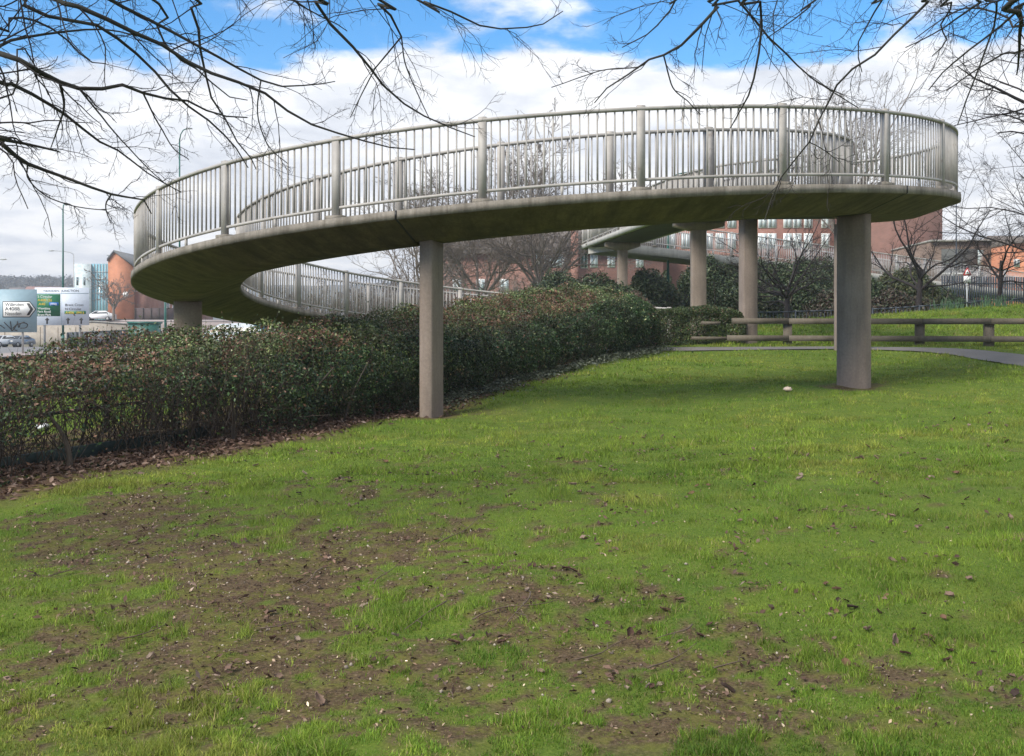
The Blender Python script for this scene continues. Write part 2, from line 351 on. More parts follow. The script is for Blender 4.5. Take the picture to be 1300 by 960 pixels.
def sweep(mb,idx,sec,st=ST,out=OUT,close=True):
    """sec: list of (offset outward, z)"""
    idx=np.asarray(idx); S=len(sec)
    v=np.stack([st[idx]+out[idx]*o+UP*z for o,z in sec],1)
    n=len(idx); ii=np.arange(n*S).reshape(n,S)
    j=np.arange(S) if close else np.arange(S-1); j2=(j+1)%S
    f=np.stack([ii[:-1][:,j],ii[1:][:,j],ii[1:][:,j2],ii[:-1][:,j2]],-1).reshape(-1,4)
    mb.add(v.reshape(-1,3),[f]+([ii[:1,::-1],ii[-1:]] if close else []))
    return mb
def frame(i): return np.stack([TAN[i],OUT[i],np.broadcast_to(UP,TAN[i].shape)],-1)
BOXV=np.array([[-1,-1,0],[1,-1,0],[1,1,0],[-1,1,0],[-1,-1,1],[1,-1,1],[1,1,1],[-1,1,1]])*np.array([.5,.5,1])
BOXF=[np.array([[0,3,2,1],[4,5,6,7],[0,1,5,4],[1,2,6,5],[2,3,7,6],[3,0,4,7]])]
def railset(root,ST,TAN,OUT,npanel,near_n,matr,off=.95,zofs=None,post_every=18):
    n=len(ST); fr=lambda i: np.stack([TAN[i],OUT[i],np.broadcast_to(UP,TAN[i].shape)],-1)
    allb=[]
    for side in (1,-1):
        idx=np.arange(0,n,2) if n%2 else np.append(np.arange(0,n,2),n-1)
        o=side*off
        h=MB(); sweep(h,idx,[(o-.035,RAIL_H-.05),(o+.035,RAIL_H-.05),(o+.035,RAIL_H-.012),(o+.02,RAIL_H),(o-.02,RAIL_H),(o-.035,RAIL_H-.012)],ST,OUT); h.build('handrail',matr,root)
        h=MB(); sweep(h,idx,[(o-.02,.155),(o+.02,.155),(o+.02,.195),(o-.02,.195)],ST,OUT); h.build('bottom_rail',matr,root)
        for i in range(0,n,post_every):
            p=ST[i]+OUT[i]*o; B=fr(np.array([i]))
            mb=MB(); v,f=inst(BOXV*np.array([.115,.065,RAIL_H+.02]),BOXF,(p+UP*.0)[None],B); mb.add(v,f)
            po=mb.build('post',matr,root)
            mb=MB(); v,f=inst(BOXV*np.array([.27,.13,.075])+np.array([0,0,-.01]),BOXF,(p+OUT[i]*side*.012)[None],B); mb.add(v,f)
            mb.build('post_footing',M['fascia'],po,loc=None)
            if i+post_every//2<n:
                k=i+post_every//2; v,f=inst(BOXV*np.array([.04,.035,.16]),BOXF,(ST[k]+OUT[k]*o)[None],fr(np.array([k]))); s_=MB(); s_.add(v,f); s_.build('rail_stub',matr,po)
        bi=np.array([i for i in range(n) if i%post_every]); allb+= [(np.linalg.norm(ST[i]+OUT[i]*o),i,o) for i in bi]
    allb.sort(); tv=BOXV*np.array([.020,.022,RAIL_H-.05-.19])+np.array([0,0,.185])
    for D,i,o in allb[:near_n]:
        mb=MB(); v,f=inst(tv,BOXF,(ST[i]+OUT[i]*o)[None],fr(np.array([i]))); mb.add(v,f); mb.build('baluster',matr,root)
    rest=allb[near_n:]
    if rest:
        I=np.array([r[1] for r in rest]); O=np.array([r[2] for r in rest])
        mb=MB(); v,f=inst(tv,BOXF,ST[I]+OUT[I]*O[:,None],fr(I)); mb.add(v,f); mb.build('balusters',matr,root,kind='stuff')
def column(root,c,radial,ztop,w_t=.21,w_r=.54,cap=None,m='column'):
    radial=np.array([radial[0],radial[1],0])/np.hypot(*radial[:2]); tg=np.array([-radial[1],radial[0],0])
    zb=float(tz0(c[0],c[1]))-.5; ch=.025; a,b_=w_t/2,w_r/2
    oc=[(-a,-b_+ch),(-a+ch,-b_),(a-ch,-b_),(a,-b_+ch),(a,b_-ch),(a-ch,b_),(-a+ch,b_),(-a,b_-ch)]
    mb=MB(); v=[]
    nz=8
    for k in range(nz+1):
        z=zb+(ztop-zb)*k/nz
        for x,y in oc: v.append(np.array([c[0],c[1],0])+tg*x+radial*y+UP*z)
    S=8; ii=np.arange((nz+1)*S).reshape(nz+1,S); j=np.arange(S); j2=(j+1)%S
    f=np.stack([ii[:-1][:,j],ii[:-1][:,j2],ii[1:][:,j2],ii[1:][:,j]],-1).reshape(-1,4)
    mb.add(v,[f,ii[-1:]]); co=mb.build('column',M[m],root)
    if cap:
        W,H,T=cap; mb=MB(); h2=W/2
        sec=[(-h2,0),(-h2,-H*.55),(-w_r/2-.05,-H),(w_r/2+.05,-H),(h2,-H*.55),(h2,0)]
        v=[np.array([c[0],c[1],ztop])+radial*x+UP*z+tg*s for s in (-T/2,T/2) for x,z in sec]
        n=len(sec); mb.add(v,[np.array([[i,(i+1)%n,n+(i+1)%n,n+i] for i in range(n)]),np.array([list(range(n))[::-1]]),np.array([list(range(n,2*n))])])
        mb.build('crosshead',M[m],co)
    return co
fb=thing('spiral_footbridge',(CX,CY,-.6),'curving grey concrete spiral footbridge with steel railings, standing on narrow columns over the grass','footbridge')
n=len(ST); NA=len(arc)
ai=np.arange(0,NA,3); si=np.append(np.arange(NA-1,n,3),n-1)
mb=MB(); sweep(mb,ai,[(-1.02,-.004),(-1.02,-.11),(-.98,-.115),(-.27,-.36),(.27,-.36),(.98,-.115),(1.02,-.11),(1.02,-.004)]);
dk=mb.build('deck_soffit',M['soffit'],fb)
mb=MB()
for s in (1,-1): sweep(mb,ai,[(s*1.035,-.105),(s*1.035,.02),(s*.86,.02),(s*.86,-.105)])
mb.build('deck_edge',M['fascia'],fb)
mb=MB(); sweep(mb,ai,[(-.86,-.03),(.86,-.03),(.86,0),(-.86,0)]); mb.build('walkway',M['asphalt'],fb)
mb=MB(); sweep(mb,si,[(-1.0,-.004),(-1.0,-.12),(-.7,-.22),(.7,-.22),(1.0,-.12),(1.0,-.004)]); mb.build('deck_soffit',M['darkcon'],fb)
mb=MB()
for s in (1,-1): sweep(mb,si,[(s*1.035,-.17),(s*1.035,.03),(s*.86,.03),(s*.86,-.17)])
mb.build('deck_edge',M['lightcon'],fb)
mb=MB(); sweep(mb,si,[(-.86,-.03),(.86,-.03),(.86,0),(-.86,0)]); mb.build('walkway',M['asphalt'],fb)
# expansion joints: dark seams across the deck edge and soffit
for a0 in (-15.5,42.5):
    i=int(np.argmin(np.abs(ph-rad(a0)))); mb=MB()
    sec=np.array([(-1.037,-.10),(-1.02,-.113),(-.98,-.118),(-.27,-.363),(.27,-.363),(.98,-.118),(1.02,-.113),(1.038,-.10),(1.038,.02)])
    for (o1,z1),(o2,z2) in zip(sec[:-1],sec[1:]): mb.bar(ST[i]+OUT[i]*o1+UP*z1,ST[i]+OUT[i]*o2+UP*z2,.028,.006)
    mb.build('deck_joint',M['black'],fb)
railset(fb,ST,TAN,OUT,None,100,M['rail'])
for a0 in (-125,-78,-14.6,43.7,104):
    a=rad(a0); i=int(np.argmin(np.abs(ph-a))); column(fb,(CX+RC*math.sin(a),CY-RC*math.cos(a)),(math.sin(a),-math.cos(a)),ST[i][2]-.35)
for X,Y,cap,w in ((6.32,29.1,None,.40),(6.0,35,(1.6,.30,.5),.46),(4.92,48.5,(1.55,.34,.5),.42)):
    i=int(np.argmin(np.hypot(ST[:,0]-X,ST[:,1]-Y))); column(fb,(X,Y),OUT[i],ST[i][2]-.21,.36,w,cap)
# distant access ramp
fr_=thing('access_ramp',(18,60.5,.5),'pale concrete access ramp sloping down to the right in front of the brick buildings','ramp')
q0=np.array([4.2,51.6,4.74]); q1=np.array([36.0,71.2,2.95]); L=np.linalg.norm((q1-q0)[:2]); npn=int(L/2.4)
RS=q0+(q1-q0)*np.linspace(0,1,npn*18+1)[:,None]; RT=np.tile((q1-q0)/L*np.array([1,1,0]),(len(RS),1)); RO=np.column_stack([RT[:,1],-RT[:,0],np.zeros(len(RS))])
mb=MB(); sweep(mb,[0,len(RS)-1],[(-1.0,0),(-1.0,-.42),(1.0,-.42),(1.0,0)],RS,RO); mb.build('deck',M['lightcon'],fr_)
railset(fr_,RS,RT,RO,None,0,M['railfar'])
for u in (.16,.40,.68,.95):
    p=q0+(q1-q0)*u; column(fr_,(p[0],p[1]),RO[0],p[2]-.42,.5,.5)

# ------------------------------------------------------------------ leaves
LEAFV=np.array([[0,0,0],[.5,-.25,.06],[1,0,-.02],[.5,.25,.06]]); LEAFF=[np.array([[0,1,2],[0,2,3]])]
def randrot(rng,n,up=None,spread=1.0):
    """random frames; if up given (n,3), normals lean to it"""
    nv=rng.normal(size=(n,3))*spread
    if up is not None: nv=nv+up
    nv/=np.linalg.norm(nv,axis=1,keepdims=True)+1e-9
    t=rng.normal(size=(n,3)); t-=nv*(t*nv).sum(1,keepdims=True); t/=np.linalg.norm(t,axis=1,keepdims=True)
    return np.stack([t,np.cross(nv,t),nv],-1)
def leaves(mb,rng,P,N,size,pal,w,spread=.7,jit=.3,mod=None):
    n=len(P); Mx=randrot(rng,n,N,spread); s=size*rng.uniform(.55,1.4,n); Mx=Mx*s[:,None,None]
    v,f=inst(LEAFV-np.array([.5,0,0]),LEAFF,P,Mx)
    pal=np.asarray(pal,float); c=pal[rng.choice(len(pal),n,p=np.asarray(w)/np.sum(w))] if not isinstance(w,np.ndarray) or w.ndim==1 else pal[np.minimum((rng.random(n)[:,None]>np.cumsum(w,1)).sum(1),len(pal)-1)]
    c=c*np.exp(rng.normal(0,jit,n)+(0 if mod is None else mod))[:,None]
    mb.add(v,f,np.repeat(c,4,0))
def straws(mb,rng,P,D,L,r,col,K=4,wob=.25,S=3):
    n=len(P); cv=np.zeros((n,K,3)); cv[:,0]=P; d=D/np.linalg.norm(D,axis=1,keepdims=True)
    for k in range(1,K):
        d=d+rng.normal(0,wob,(n,3)); d/=np.linalg.norm(d,axis=1,keepdims=True); cv[:,k]=cv[:,k-1]+d*(L/(K-1))[:,None]
    rr=r[:,None]*np.linspace(1,.35,K)[None]
    v,f=tubes(cv,rr,S); c=np.asarray(col)*np.exp(rng.normal(0,.3,n))[:,None]; mb.add(v,[f],np.repeat(c,K*S,0)); return cv,rr
# ---- the long hedge
def hz(s): return np.interp(s,[-6,-3,0,3,6,10,14,18,19],[1.0,1.02,1.06,1.32,1.42,1.36,1.52,1.62,1.55])
WID=2.1
def hprof(s,w):
    """surface of the hedge cross-section, w in [0,1]: front foot -> front shoulder -> top -> back; returns v,h fraction, normal(v,h)"""
    pts=np.array([(0.03,.0),(-.10,.22),(-.12,.42),(-.02,.58),(.24,.70),(.65,.83),(1.2,.94),(1.75,1.0),(2.1,.93)])
    seg=np.linalg.norm(np.diff(pts*np.array([1,1.4]),axis=0),axis=1); cum=np.concatenate([[0],np.cumsum(seg)])/seg.sum()
    return np.interp(w,cum,pts[:,0]),np.interp(w,cum,pts[:,1])
def hedge_points(rng,n,s0,s1,deep=.22):
    s=rng.uniform(s0,s1,n); w=rng.random(n)
    v,h=hprof(s,w); v2,h2=hprof(s,np.clip(w+.02,0,1)); v1,h1=hprof(s,np.clip(w-.02,0,1)); H=hz(s)
    dv=v2-v1; dh=(h2-h1)*H; nn=np.stack([-dh,dv],1); nn/=np.linalg.norm(nn,axis=1,keepdims=True)+1e-9
    bulge=(fbm(s*1.1,w*5,3,71)-.5)*.62+(fbm(s*3.4,w*13,2,77)-.5)*.34
    depth=rng.exponential(deep,n)
    off=bulge*.75-depth
    v=v+nn[:,0]*off; z=h*H+nn[:,1]*off
    X=H0[0]+HD[0]*s+HN[0]*v; Y=H0[1]+HD[1]*s+HN[1]*v
    # square off with a rounded right end
    base=tz0(X,Y); P=np.column_stack([X,Y,base+np.maximum(z,.03)])
    N=np.column_stack([HN[0]*nn[:,0],HN[1]*nn[:,0],nn[:,1]])
    return P,N,s,w,depth,z
hg=thing('hedge',(-.7,18.5,-.95),'long clipped evergreen hedge with reddish brown top, gappy and bare at its near left end','hedge')
rng=R(11)
P,N,s,w,dep,z=hedge_points(rng,300000,-5.5,HL)
topness=sst(.40,.52,w)
thin=fbm(s*.9+7,w*4,3,91)                             # gaps on the left
gap=sst(7,2.5,s)*sst(.62,.22,w)                        # lower front of the left part is bare
bgap=np.exp(-((s-1.5)/.62)**2)*sst(.44,.30,w)+.8*np.exp(-((s+.9)/.5)**2)*sst(.34,.22,w)
bare=np.where(s<8,sst(.5,.16,w)*sst(8.5,4,s),0)
keep=rng.random(len(s))>np.clip(bare*np.interp(s,[-6,2,5,8],[.6,.55,.3,.1])+bgap*1.1+sst(.54,.68,thin)*.45*(1-topness)*sst(9,5,s)+.22*sst(5.5,2,s)+dep*.3,0,.985)
# small sprays sticking out of the top
P,N,s,w,dep,topness,z=[a[keep] for a in (P,N,s,w,dep,topness,z)]
rb=fbm(s*1.3,w*6,3,55)
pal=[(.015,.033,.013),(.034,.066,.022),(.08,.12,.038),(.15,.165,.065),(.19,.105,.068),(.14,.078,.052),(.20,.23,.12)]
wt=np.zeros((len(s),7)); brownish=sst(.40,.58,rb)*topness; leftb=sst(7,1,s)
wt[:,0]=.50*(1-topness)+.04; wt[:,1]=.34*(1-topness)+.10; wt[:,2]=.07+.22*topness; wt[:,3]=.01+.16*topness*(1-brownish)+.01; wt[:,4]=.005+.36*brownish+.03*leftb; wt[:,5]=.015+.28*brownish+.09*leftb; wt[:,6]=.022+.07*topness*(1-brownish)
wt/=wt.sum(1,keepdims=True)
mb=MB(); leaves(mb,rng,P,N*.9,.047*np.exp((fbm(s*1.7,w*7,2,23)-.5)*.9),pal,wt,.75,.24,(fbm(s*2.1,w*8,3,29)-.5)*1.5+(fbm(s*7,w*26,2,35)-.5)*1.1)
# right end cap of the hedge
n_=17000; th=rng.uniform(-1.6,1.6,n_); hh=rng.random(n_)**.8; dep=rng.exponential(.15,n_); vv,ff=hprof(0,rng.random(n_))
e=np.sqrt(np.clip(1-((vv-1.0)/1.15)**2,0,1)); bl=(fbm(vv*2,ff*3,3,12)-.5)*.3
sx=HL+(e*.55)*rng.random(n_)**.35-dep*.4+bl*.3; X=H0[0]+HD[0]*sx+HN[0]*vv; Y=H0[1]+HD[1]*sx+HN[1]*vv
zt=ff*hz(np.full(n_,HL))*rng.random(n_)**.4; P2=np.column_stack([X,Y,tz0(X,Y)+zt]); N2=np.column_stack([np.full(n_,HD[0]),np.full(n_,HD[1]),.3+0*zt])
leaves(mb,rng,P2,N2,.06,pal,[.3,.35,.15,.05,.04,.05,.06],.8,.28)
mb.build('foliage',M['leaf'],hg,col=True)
# stems and inner twigs
mb=MB()
n_=4600; s=np.where(rng.random(n_)<.45,rng.uniform(-5.5,6,n_),rng.uniform(-5.5,HL,n_)); s=s[rng.random(n_)>.93*np.exp(-((s-1.5)/.6)**2)-.6*(np.abs(s+.9)<.4)*0]; n_=len(s); v=rng.uniform(.15,1.9,n_); X=H0[0]+HD[0]*s+HN[0]*v; Y=H0[1]+HD[1]*s+HN[1]*v; zb=rng.random(n_)**1.5*hz(s)*.55*(rng.random(n_)>.25)
D=rng.normal(0,.35,(n_,3))+UP*1.0; straws(mb,rng,np.column_stack([X,Y,tz0(X,Y)-.03+zb]),D,np.minimum(rng.uniform(.4,1.1,n_),hz(s)*.95-zb),rng.uniform(.004,.009,n_),(1,1,1),5,.22)
n_=80; s=np.sort(rng.uniform(-5.5,HL,n_)); s=s[np.abs(s-1.5)>.42]; n_=len(s); v=rng.uniform(.1,1.5,n_); X=H0[0]+HD[0]*s+HN[0]*v; Y=H0[1]+HD[1]*s+HN[1]*v
straws(mb,rng,np.column_stack([X,Y,tz0(X,Y)-.05]),rng.normal(0,.16,(n_,3))+UP,hz(s)*rng.uniform(.5,.8,n_),rng.uniform(.016,.036,n_),(1,1,1),6,.14,6)
mb.build('stems',M['brownstem'],hg)
# fine twigs on the bare left part and sticking out of the top
mb=MB(); P,N,s,w,dep,z=hedge_points(rng,26000,-5.5,HL,.12); k=(rng.random(len(s))<.06+.75*sst(6,1,s))&(w>.26+.12*rng.random(len(s)))&(rng.random(len(s))>.9*np.exp(-((s-1.5)/.6)**2)*(w<.42)); P,N=P[k],N[k]
straws(mb,rng,P-N*.1,N*.8+rng.normal(0,.7,N.shape)+UP*.35,rng.uniform(.10,.26,len(P)),rng.uniform(.0018,.0035,len(P)),(1,1,1),4,.3)
P,N,s,w,dep,z=hedge_points(rng,3000,-5.5,HL,.05); k=(w>.38)&(rng.random(3000)<np.where(s>8,.5,1)); P,N=P[k],N[k]
cvt,_=straws(mb,rng,P-N*.05,N*.5+rng.normal(0,.35,N.shape)+UP*.8,rng.gamma(2.2,.055,len(P))+.06,rng.uniform(.0016,.003,len(P)),(1,1,1),4,.2)
mb.build('twigs',M['brownstem'],hg)
mb=MB(); Q=cvt[:,1:].reshape(-1,3); leaves(mb,rng,Q+rng.normal(0,.012,Q.shape),rng.normal(0,1,Q.shape)+UP*.5,.042,pal,[.1,.25,.3,.15,.1,.04,.06],.8,.25); mb.build('shoots',M['leaf'],hg,col=True)
# ---- leaf cloud bushes
def cloud(mb,rng,blobs,dens,size,pal,w,deep=.25,jit=.3,sp=.8):
    """blobs: (cx,cy,cz,rx,ry,rz)"""
    for k,(cx,cy,cz,rx,ry,rz) in enumerate(blobs):
        area=4*math.pi*((rx*ry)**1.6+(rx*rz)**1.6+(ry*rz)**1.6)**(1/1.6)/3**(1/1.6); n=int(area*dens)
        d=rng.normal(size=(n,3)); d/=np.linalg.norm(d,axis=1,keepdims=True)
        a=np.arctan2(d[:,1],d[:,0]); bu=1+(fbm(a*2.2+k*9,d[:,2]*2.6,3,k+3)-.5)*.55+(fbm(a*7,d[:,2]*8,2,k+9)-.5)*.28
        r=(bu-rng.exponential(deep,n)*.6)[:,None]; P=d*r*np.array([rx,ry,rz])+np.array([cx,cy,cz])
        leaves(mb,rng,P,d,size,pal,w,sp,jit)
DK=[(.018,.035,.015),(.035,.058,.024),(.06,.085,.035),(.09,.10,.05),(.12,.14,.08)]
e=thing('hedge',(*(H1+HD*1.0+HN*.9),-.1),'rounded brown twiggy hedge plant closing the far right end of the long hedge','hedge')
c=H1+HD*1.05+HN*.95; mb=MB(); cloud(mb,R(5),[(c[0],c[1],.45,.62,.85,.85),(c[0]-.1,c[1]+.2,.1,.6,.8,.6)],3600,.05,[(.10,.06,.045),(.14,.085,.06),(.045,.06,.03),(.07,.05,.04)],[.4,.25,.2,.15],.3)
mb.build('foliage',M['leaf'],e,col=True)
mb=MB(); r5=R(6); n_=120; straws(mb,r5,np.column_stack([c[0]+r5.uniform(-.4,.4,n_),c[1]+r5.uniform(-.5,.5,n_),np.full(n_,-.15)]),r5.normal(0,.3,(n_,3))+UP,r5.uniform(.7,1.3,n_),r5.uniform(.005,.012,n_),(1,1,1),5,.2); mb.build('stems',M['brownstem'],e)
# short clipped hedge beyond the path
e=thing('hedge',(5.0,29.3,-.05),'short neatly clipped green hedge standing beyond the path behind the broken rail end','hedge')
rng=R(21); n_=26000; u=rng.random(n_); X0,X1=3.85,6.35; cv=rng.random(n_); HH=np.interp(u,[0,.6,.8,1],[.98,.98,.9,.72])
side=rng.random(n_)<.55; x=X0+(X1-X0)*u; yv=np.where(side,0,rng.uniform(0,1.2,n_)); zv=np.where(side,cv*HH,HH)
rnd=(fbm(x*3,zv*4+yv*3,3,4)-.5)*.22; dp=rng.exponential(.09,n_); yv=yv+np.where(side,dp-rnd,0)+.12*(zv/HH)**4*side; zv=zv-np.where(side,0,dp-rnd)-.12*np.exp(-yv/.12)*(~side)
endr=np.clip((x-X1+.35)/.35,0,1); yv=yv+.4*endr**2
P=np.column_stack([x,29.0-.12*(x-4)+yv,tz0(x,29.0+yv)+np.maximum(zv,.02)]); N=np.column_stack([0*x+.25*endr,np.where(side,-1.,0),np.where(side,.2,1.)])
mb=MB(); leaves(mb,rng,P,N,.048,[(.03,.05,.018),(.055,.085,.03),(.09,.12,.04),(.13,.085,.055)],[.33,.38,.2,.09],.8,.25); mb.build('foliage',M['leaf'],e,col=True)
mb=MB(); n_=160; xx=rng.uniform(X0+.1,X1-.1,n_); straws(mb,rng,np.column_stack([xx,rng.uniform(29.2,30.0,n_)-.12*(xx-4),tz0(xx,29.5+0*xx)-.03]),rng.normal(0,.25,(n_,3))+UP,rng.uniform(.4,.8,n_),rng.uniform(.006,.014,n_),(1,1,1)); mb.build('stems',M['brownstem'],e)
# evergreen bushes beyond
def bush(x0,x1,top,Y,label,seed,base=.0,pal=DK,w=(.30,.32,.22,.1,.06),dens=520,size=.13,nb=11):
    rng=R(seed); a=at(x0,top,Y); b_=at(x1,top,Y); cx=(a[0]+b_[0])/2; W=(b_[0]-a[0])/2; H=a[2]-base
    e=thing('bush',(cx,Y,base),label,'bush')
    bl=[(cx,Y,base+H*.42,W*.86,W*.6,H*.5)]
    for k in range(nb):
        f=(k+.5)/nb*2-1; bl.append((cx+f*W*.66+rng.normal(0,.15),Y+rng.uniform(-.5,.5)*W*.5,base+H*rng.uniform(.15,.72)*(1-.2*f*f),W*rng.uniform(.2,.38),W*.36,H*rng.uniform(.16,.34)))
    mb=MB(); cloud(mb,rng,bl,dens,size,pal,w,.25); mb.build('foliage',M['leaf'],e,col=True)
    mb=MB(); n_=24; straws(mb,rng,np.column_stack([cx+rng.normal(0,W*.4,n_),Y+rng.normal(0,W*.3,n_),np.full(n_,base-.1)]),rng.normal(0,.25,(n_,3))+UP,np.full(n_,H*.75),rng.uniform(.02,.05,n_),(1,1,1),6,.15,5); mb.build('stems',M['brownstem'],e)
    return e
bush(712,806,338,52.5,'dark glossy evergreen bush left of the distant slim bridge column',31,-.1)
bush(788,872,340,57,'dark green bush behind the distant teal lamp column',32,-.1)
bush(856,962,326,52,'broad dark evergreen bush between the two tall bridge columns',33,0)
bush(930,1078,322,55,'wide mid green evergreen bush behind the small spreading bare tree',34,.1)
bush(1062,1136,345,50,'dark shrub beside the right edge of the thick front column',35,.3)
bush(1112,1196,332,52,'feathery olive green bush at the foot of the leaning bare tree',36,.5,[(.03,.045,.02),(.06,.075,.03),(.10,.105,.045),(.13,.12,.06)],(.3,.35,.25,.1))
bush(1175,1222,360,54,'low green bush beside the palisade fence under the ramp',37,.6)
bush(640,742,352,62,'low dark shrub with pale leaves beyond the long hedge end',38,-.2)
bush(742,830,352,46,'dark low evergreen bush just beyond the right end of the long hedge',39,-.15)
bush(905,1010,350,47,'dense dark undergrowth bush between the tall columns and the bare tree',40,.05)
bush(1020,1100,362,46,'brownish undergrowth bush behind the thick front column',41,.2,[(.05,.035,.025),(.03,.04,.018),(.08,.06,.045),(.05,.06,.03)],(.35,.3,.2,.15))
bush(1090,1185,366,47,'dark brown tangled undergrowth bush below the leaning bare tree',42,.3,[(.05,.035,.025),(.03,.04,.018),(.08,.06,.045),(.05,.06,.03)],(.4,.25,.25,.1))
bush(668,760,338,60,'dark evergreen shrub below the red chimney of the terrace',43,-.2)
bush(786,866,334,50.5,'tall dark evergreen shrub around the foot of the teal street lamp',44,-.1)
bush(985,1100,318,58,'tall grey green evergreen shrub before the ramp, left of the thick front column',45,.2)
bush(855,945,322,59,'tall dark green shrub under the ramp beside the tall columns',46,.1)
# ivy and low leaves spilling on the lawn from the hedge foot
rng=R(44); n_=7000; s=rng.uniform(7,HL,n_); v=-.05-rng.exponential(.16,n_)+(fbm(s*1.4,s*0,3,8)-.5)*.5; X=H0[0]+HD[0]*s+HN[0]*v; Y=H0[1]+HD[1]*s+HN[1]*v
mb=MB(); leaves(mb,rng,np.column_stack([X,Y,tz(X,Y)+rng.uniform(.02,.15,n_)]),np.tile(UP,(n_,1)),.055,[(.05,.065,.04),(.09,.105,.07),(.14,.15,.11)],[.5,.35,.15],.5)
o=mb.build('ivy_ground_cover',M['leaf'],col=True); tag(o,'grey green ivy leaves creeping from the hedge foot onto the lawn','ground cover'); o['kind']='stuff'

# ------------------------------------------------------------------ grass
rng=R(77)
def gsample(n,y0,y1,power):
    Y=(y0**(1-power)+(y1**(1-power)-y0**(1-power))*rng.random(n))**(1/(1-power)); X=(rng.uniform(-.57,.64,n))*Y+rng.normal(0,.2,n); return X,Y
def blades(X,Y,hscale,wscale,tri):
    sm_=soilmask(X,Y); s,v=hsv(X,Y); ok=(pathdist(X,Y)>PW-.02+.05*rng.random(len(X)))&(rng.random(len(X))>sm_*1.03)&~((v>0.0)&(v<2.0)&(s<HL+1.4))&(v<2.2)
    ok|=(v>=2.2)&(rng.random(len(X))>.2)&(pathdist(X,Y)>PW)
    X,Y,sm_=X[ok],Y[ok],sm_[ok]; n=len(X)
    tf=fbm(X*2.6,Y*2.6,3,61); t2=fbm(X*.55,Y*.55,3,63); t3=fbm(X*7,Y*7,2,65)
    h=(.017+.050*sst(.46,.74,tf*.6+t3*.4)+.012*t3)*rng.uniform(.6,1.35,n)*(1-.5*sm_)*hscale
    h*=1+.7*(t2-.5)
    wd=wscale*rng.uniform(.7,1.3,n)
    az=rng.uniform(0,2*np.pi,n); lean=rng.uniform(.15,1.0,n)
    dx=np.cos(az)*lean; dy=np.sin(az)*lean; px=-np.sin(az); py=np.cos(az)
    # width axis turned towards +-random
    wa=rng.uniform(0,np.pi,n); px=np.cos(wa); py=np.sin(wa)*.5
    z0=tz(X,Y)-.006
    b0=np.column_stack([X-px*wd/2,Y-py*wd/2,z0]); b1=np.column_stack([X+px*wd/2,Y+py*wd/2,z0])
    tip=np.column_stack([X+dx*h,Y+dy*h,z0+h*(1.05-.35*lean)])
    g1=np.array([.075,.158,.017]); g2=np.array([.170,.240,.028]); g3=np.array([.29,.265,.060]); dry=np.array([.26,.21,.10])
    a=np.clip((t2-.5)*1.6+(t3-.5)*.9+.5+rng.normal(0,.2,n),0,1)[:,None]; c=g1*(1-a)+g2*a
    yl=sst(.5,.75,fbm(X*1.3+9,Y*1.3,3,67))[:,None]*.44+ .25*sm_[:,None]; yl=np.clip(yl+rng.normal(0,.12,n)[:,None],0,1); c=c*(1-yl)+g3*yl
    dm=(rng.random(n)<.05+.12*sm_)[:,None]; c=np.where(dm,dry,c)*np.exp(-.02+rng.normal(0,.24,n)+(t3-.5)*.5+(fbm(X*3.5,Y*3.5,2,69)-.5)*.7)[:,None]
    if tri:
        V=np.stack([b0,b1,tip],1).reshape(-1,3); f=np.arange(n*3).reshape(n,3); return V,[f],np.repeat(c,3,0)
    m0=(b0*.45+tip*.55); m1=(b1*.45+tip*.55); lift=np.column_stack([-dx*h*.18,-dy*h*.18,h*.10]); m0+=lift; m1+=lift
    V=np.stack([b0,b1,m1,m0,tip],1).reshape(-1,3); k=np.arange(n)[:,None]*5
    return V,[k+np.array([0,1,2,3]),k+np.array([3,2,4])],np.repeat(c,5,0)
mb=MB()
X,Y=gsample(430000,4.2,11,1.6); mb.add(*blades(X,Y,1.0,.0046,False))
X,Y=gsample(275000,10,20,1.3); mb.add(*blades(X,Y,1.05,.0095,True))
X,Y=gsample(145000,18,29,1.01); mb.add(*blades(X,Y,1.15,.017,True))
n_=60000; Y=rng.uniform(27,39,n_); X=rng.uniform(.18,.52,n_)*Y; mb.add(*blades(X,Y,2.0,.022,True))
n_=22000; Y=rng.uniform(11,24,n_); X=rng.uniform(-.62,-.2,n_)*Y; s,v=hsv(X,Y); k=v>2.15; mb.add(*blades(X[k],Y[k],1.3,.014,True))
o=mb.build('grass',M['grass'],col=True); tag(o,'short patchy green lawn grass worn thin in the foreground','grass'); o['kind']='stuff'
# leaf litter under the hedge
DEADP=[(.10,.062,.045),(.15,.095,.07),(.22,.155,.12),(.07,.045,.035),(.28,.21,.17)]
def litter(mb,rng,X,Y,size,up=.5):
    n=len(X); leaves(mb,rng,np.column_stack([X,Y,tz(X,Y)+rng.uniform(.004,.03,n)]),np.tile(UP,(n,1))*1.0,size,DEADP,[.3,.3,.15,.2,.05],up,.25)
rng=R(81); n_=15000; s=rng.uniform(-5.5,12,n_); v=rng.normal(-.05,.42,n_)+.2+.25*sst(3,0,s); X=H0[0]+HD[0]*s+HN[0]*v; Y=H0[1]+HD[1]*s+HN[1]*v
k=(rng.random(n_)<sst(-1.1,-.2,v+(fbm(X*1.5,Y*1.5,3,31)-.5)*.9)*(.35+.65*sst(12,6,s))); mb=MB(); litter(mb,rng,X[k],Y[k],.075)
NL=70000; X,Y=rng.uniform(-4.4,3.4,NL),rng.uniform(4.4,12.5,NL); k=rng.random(NL)<.04+soilmask(X,Y)*.62; X,Y=X[k],Y[k]; n=len(X)
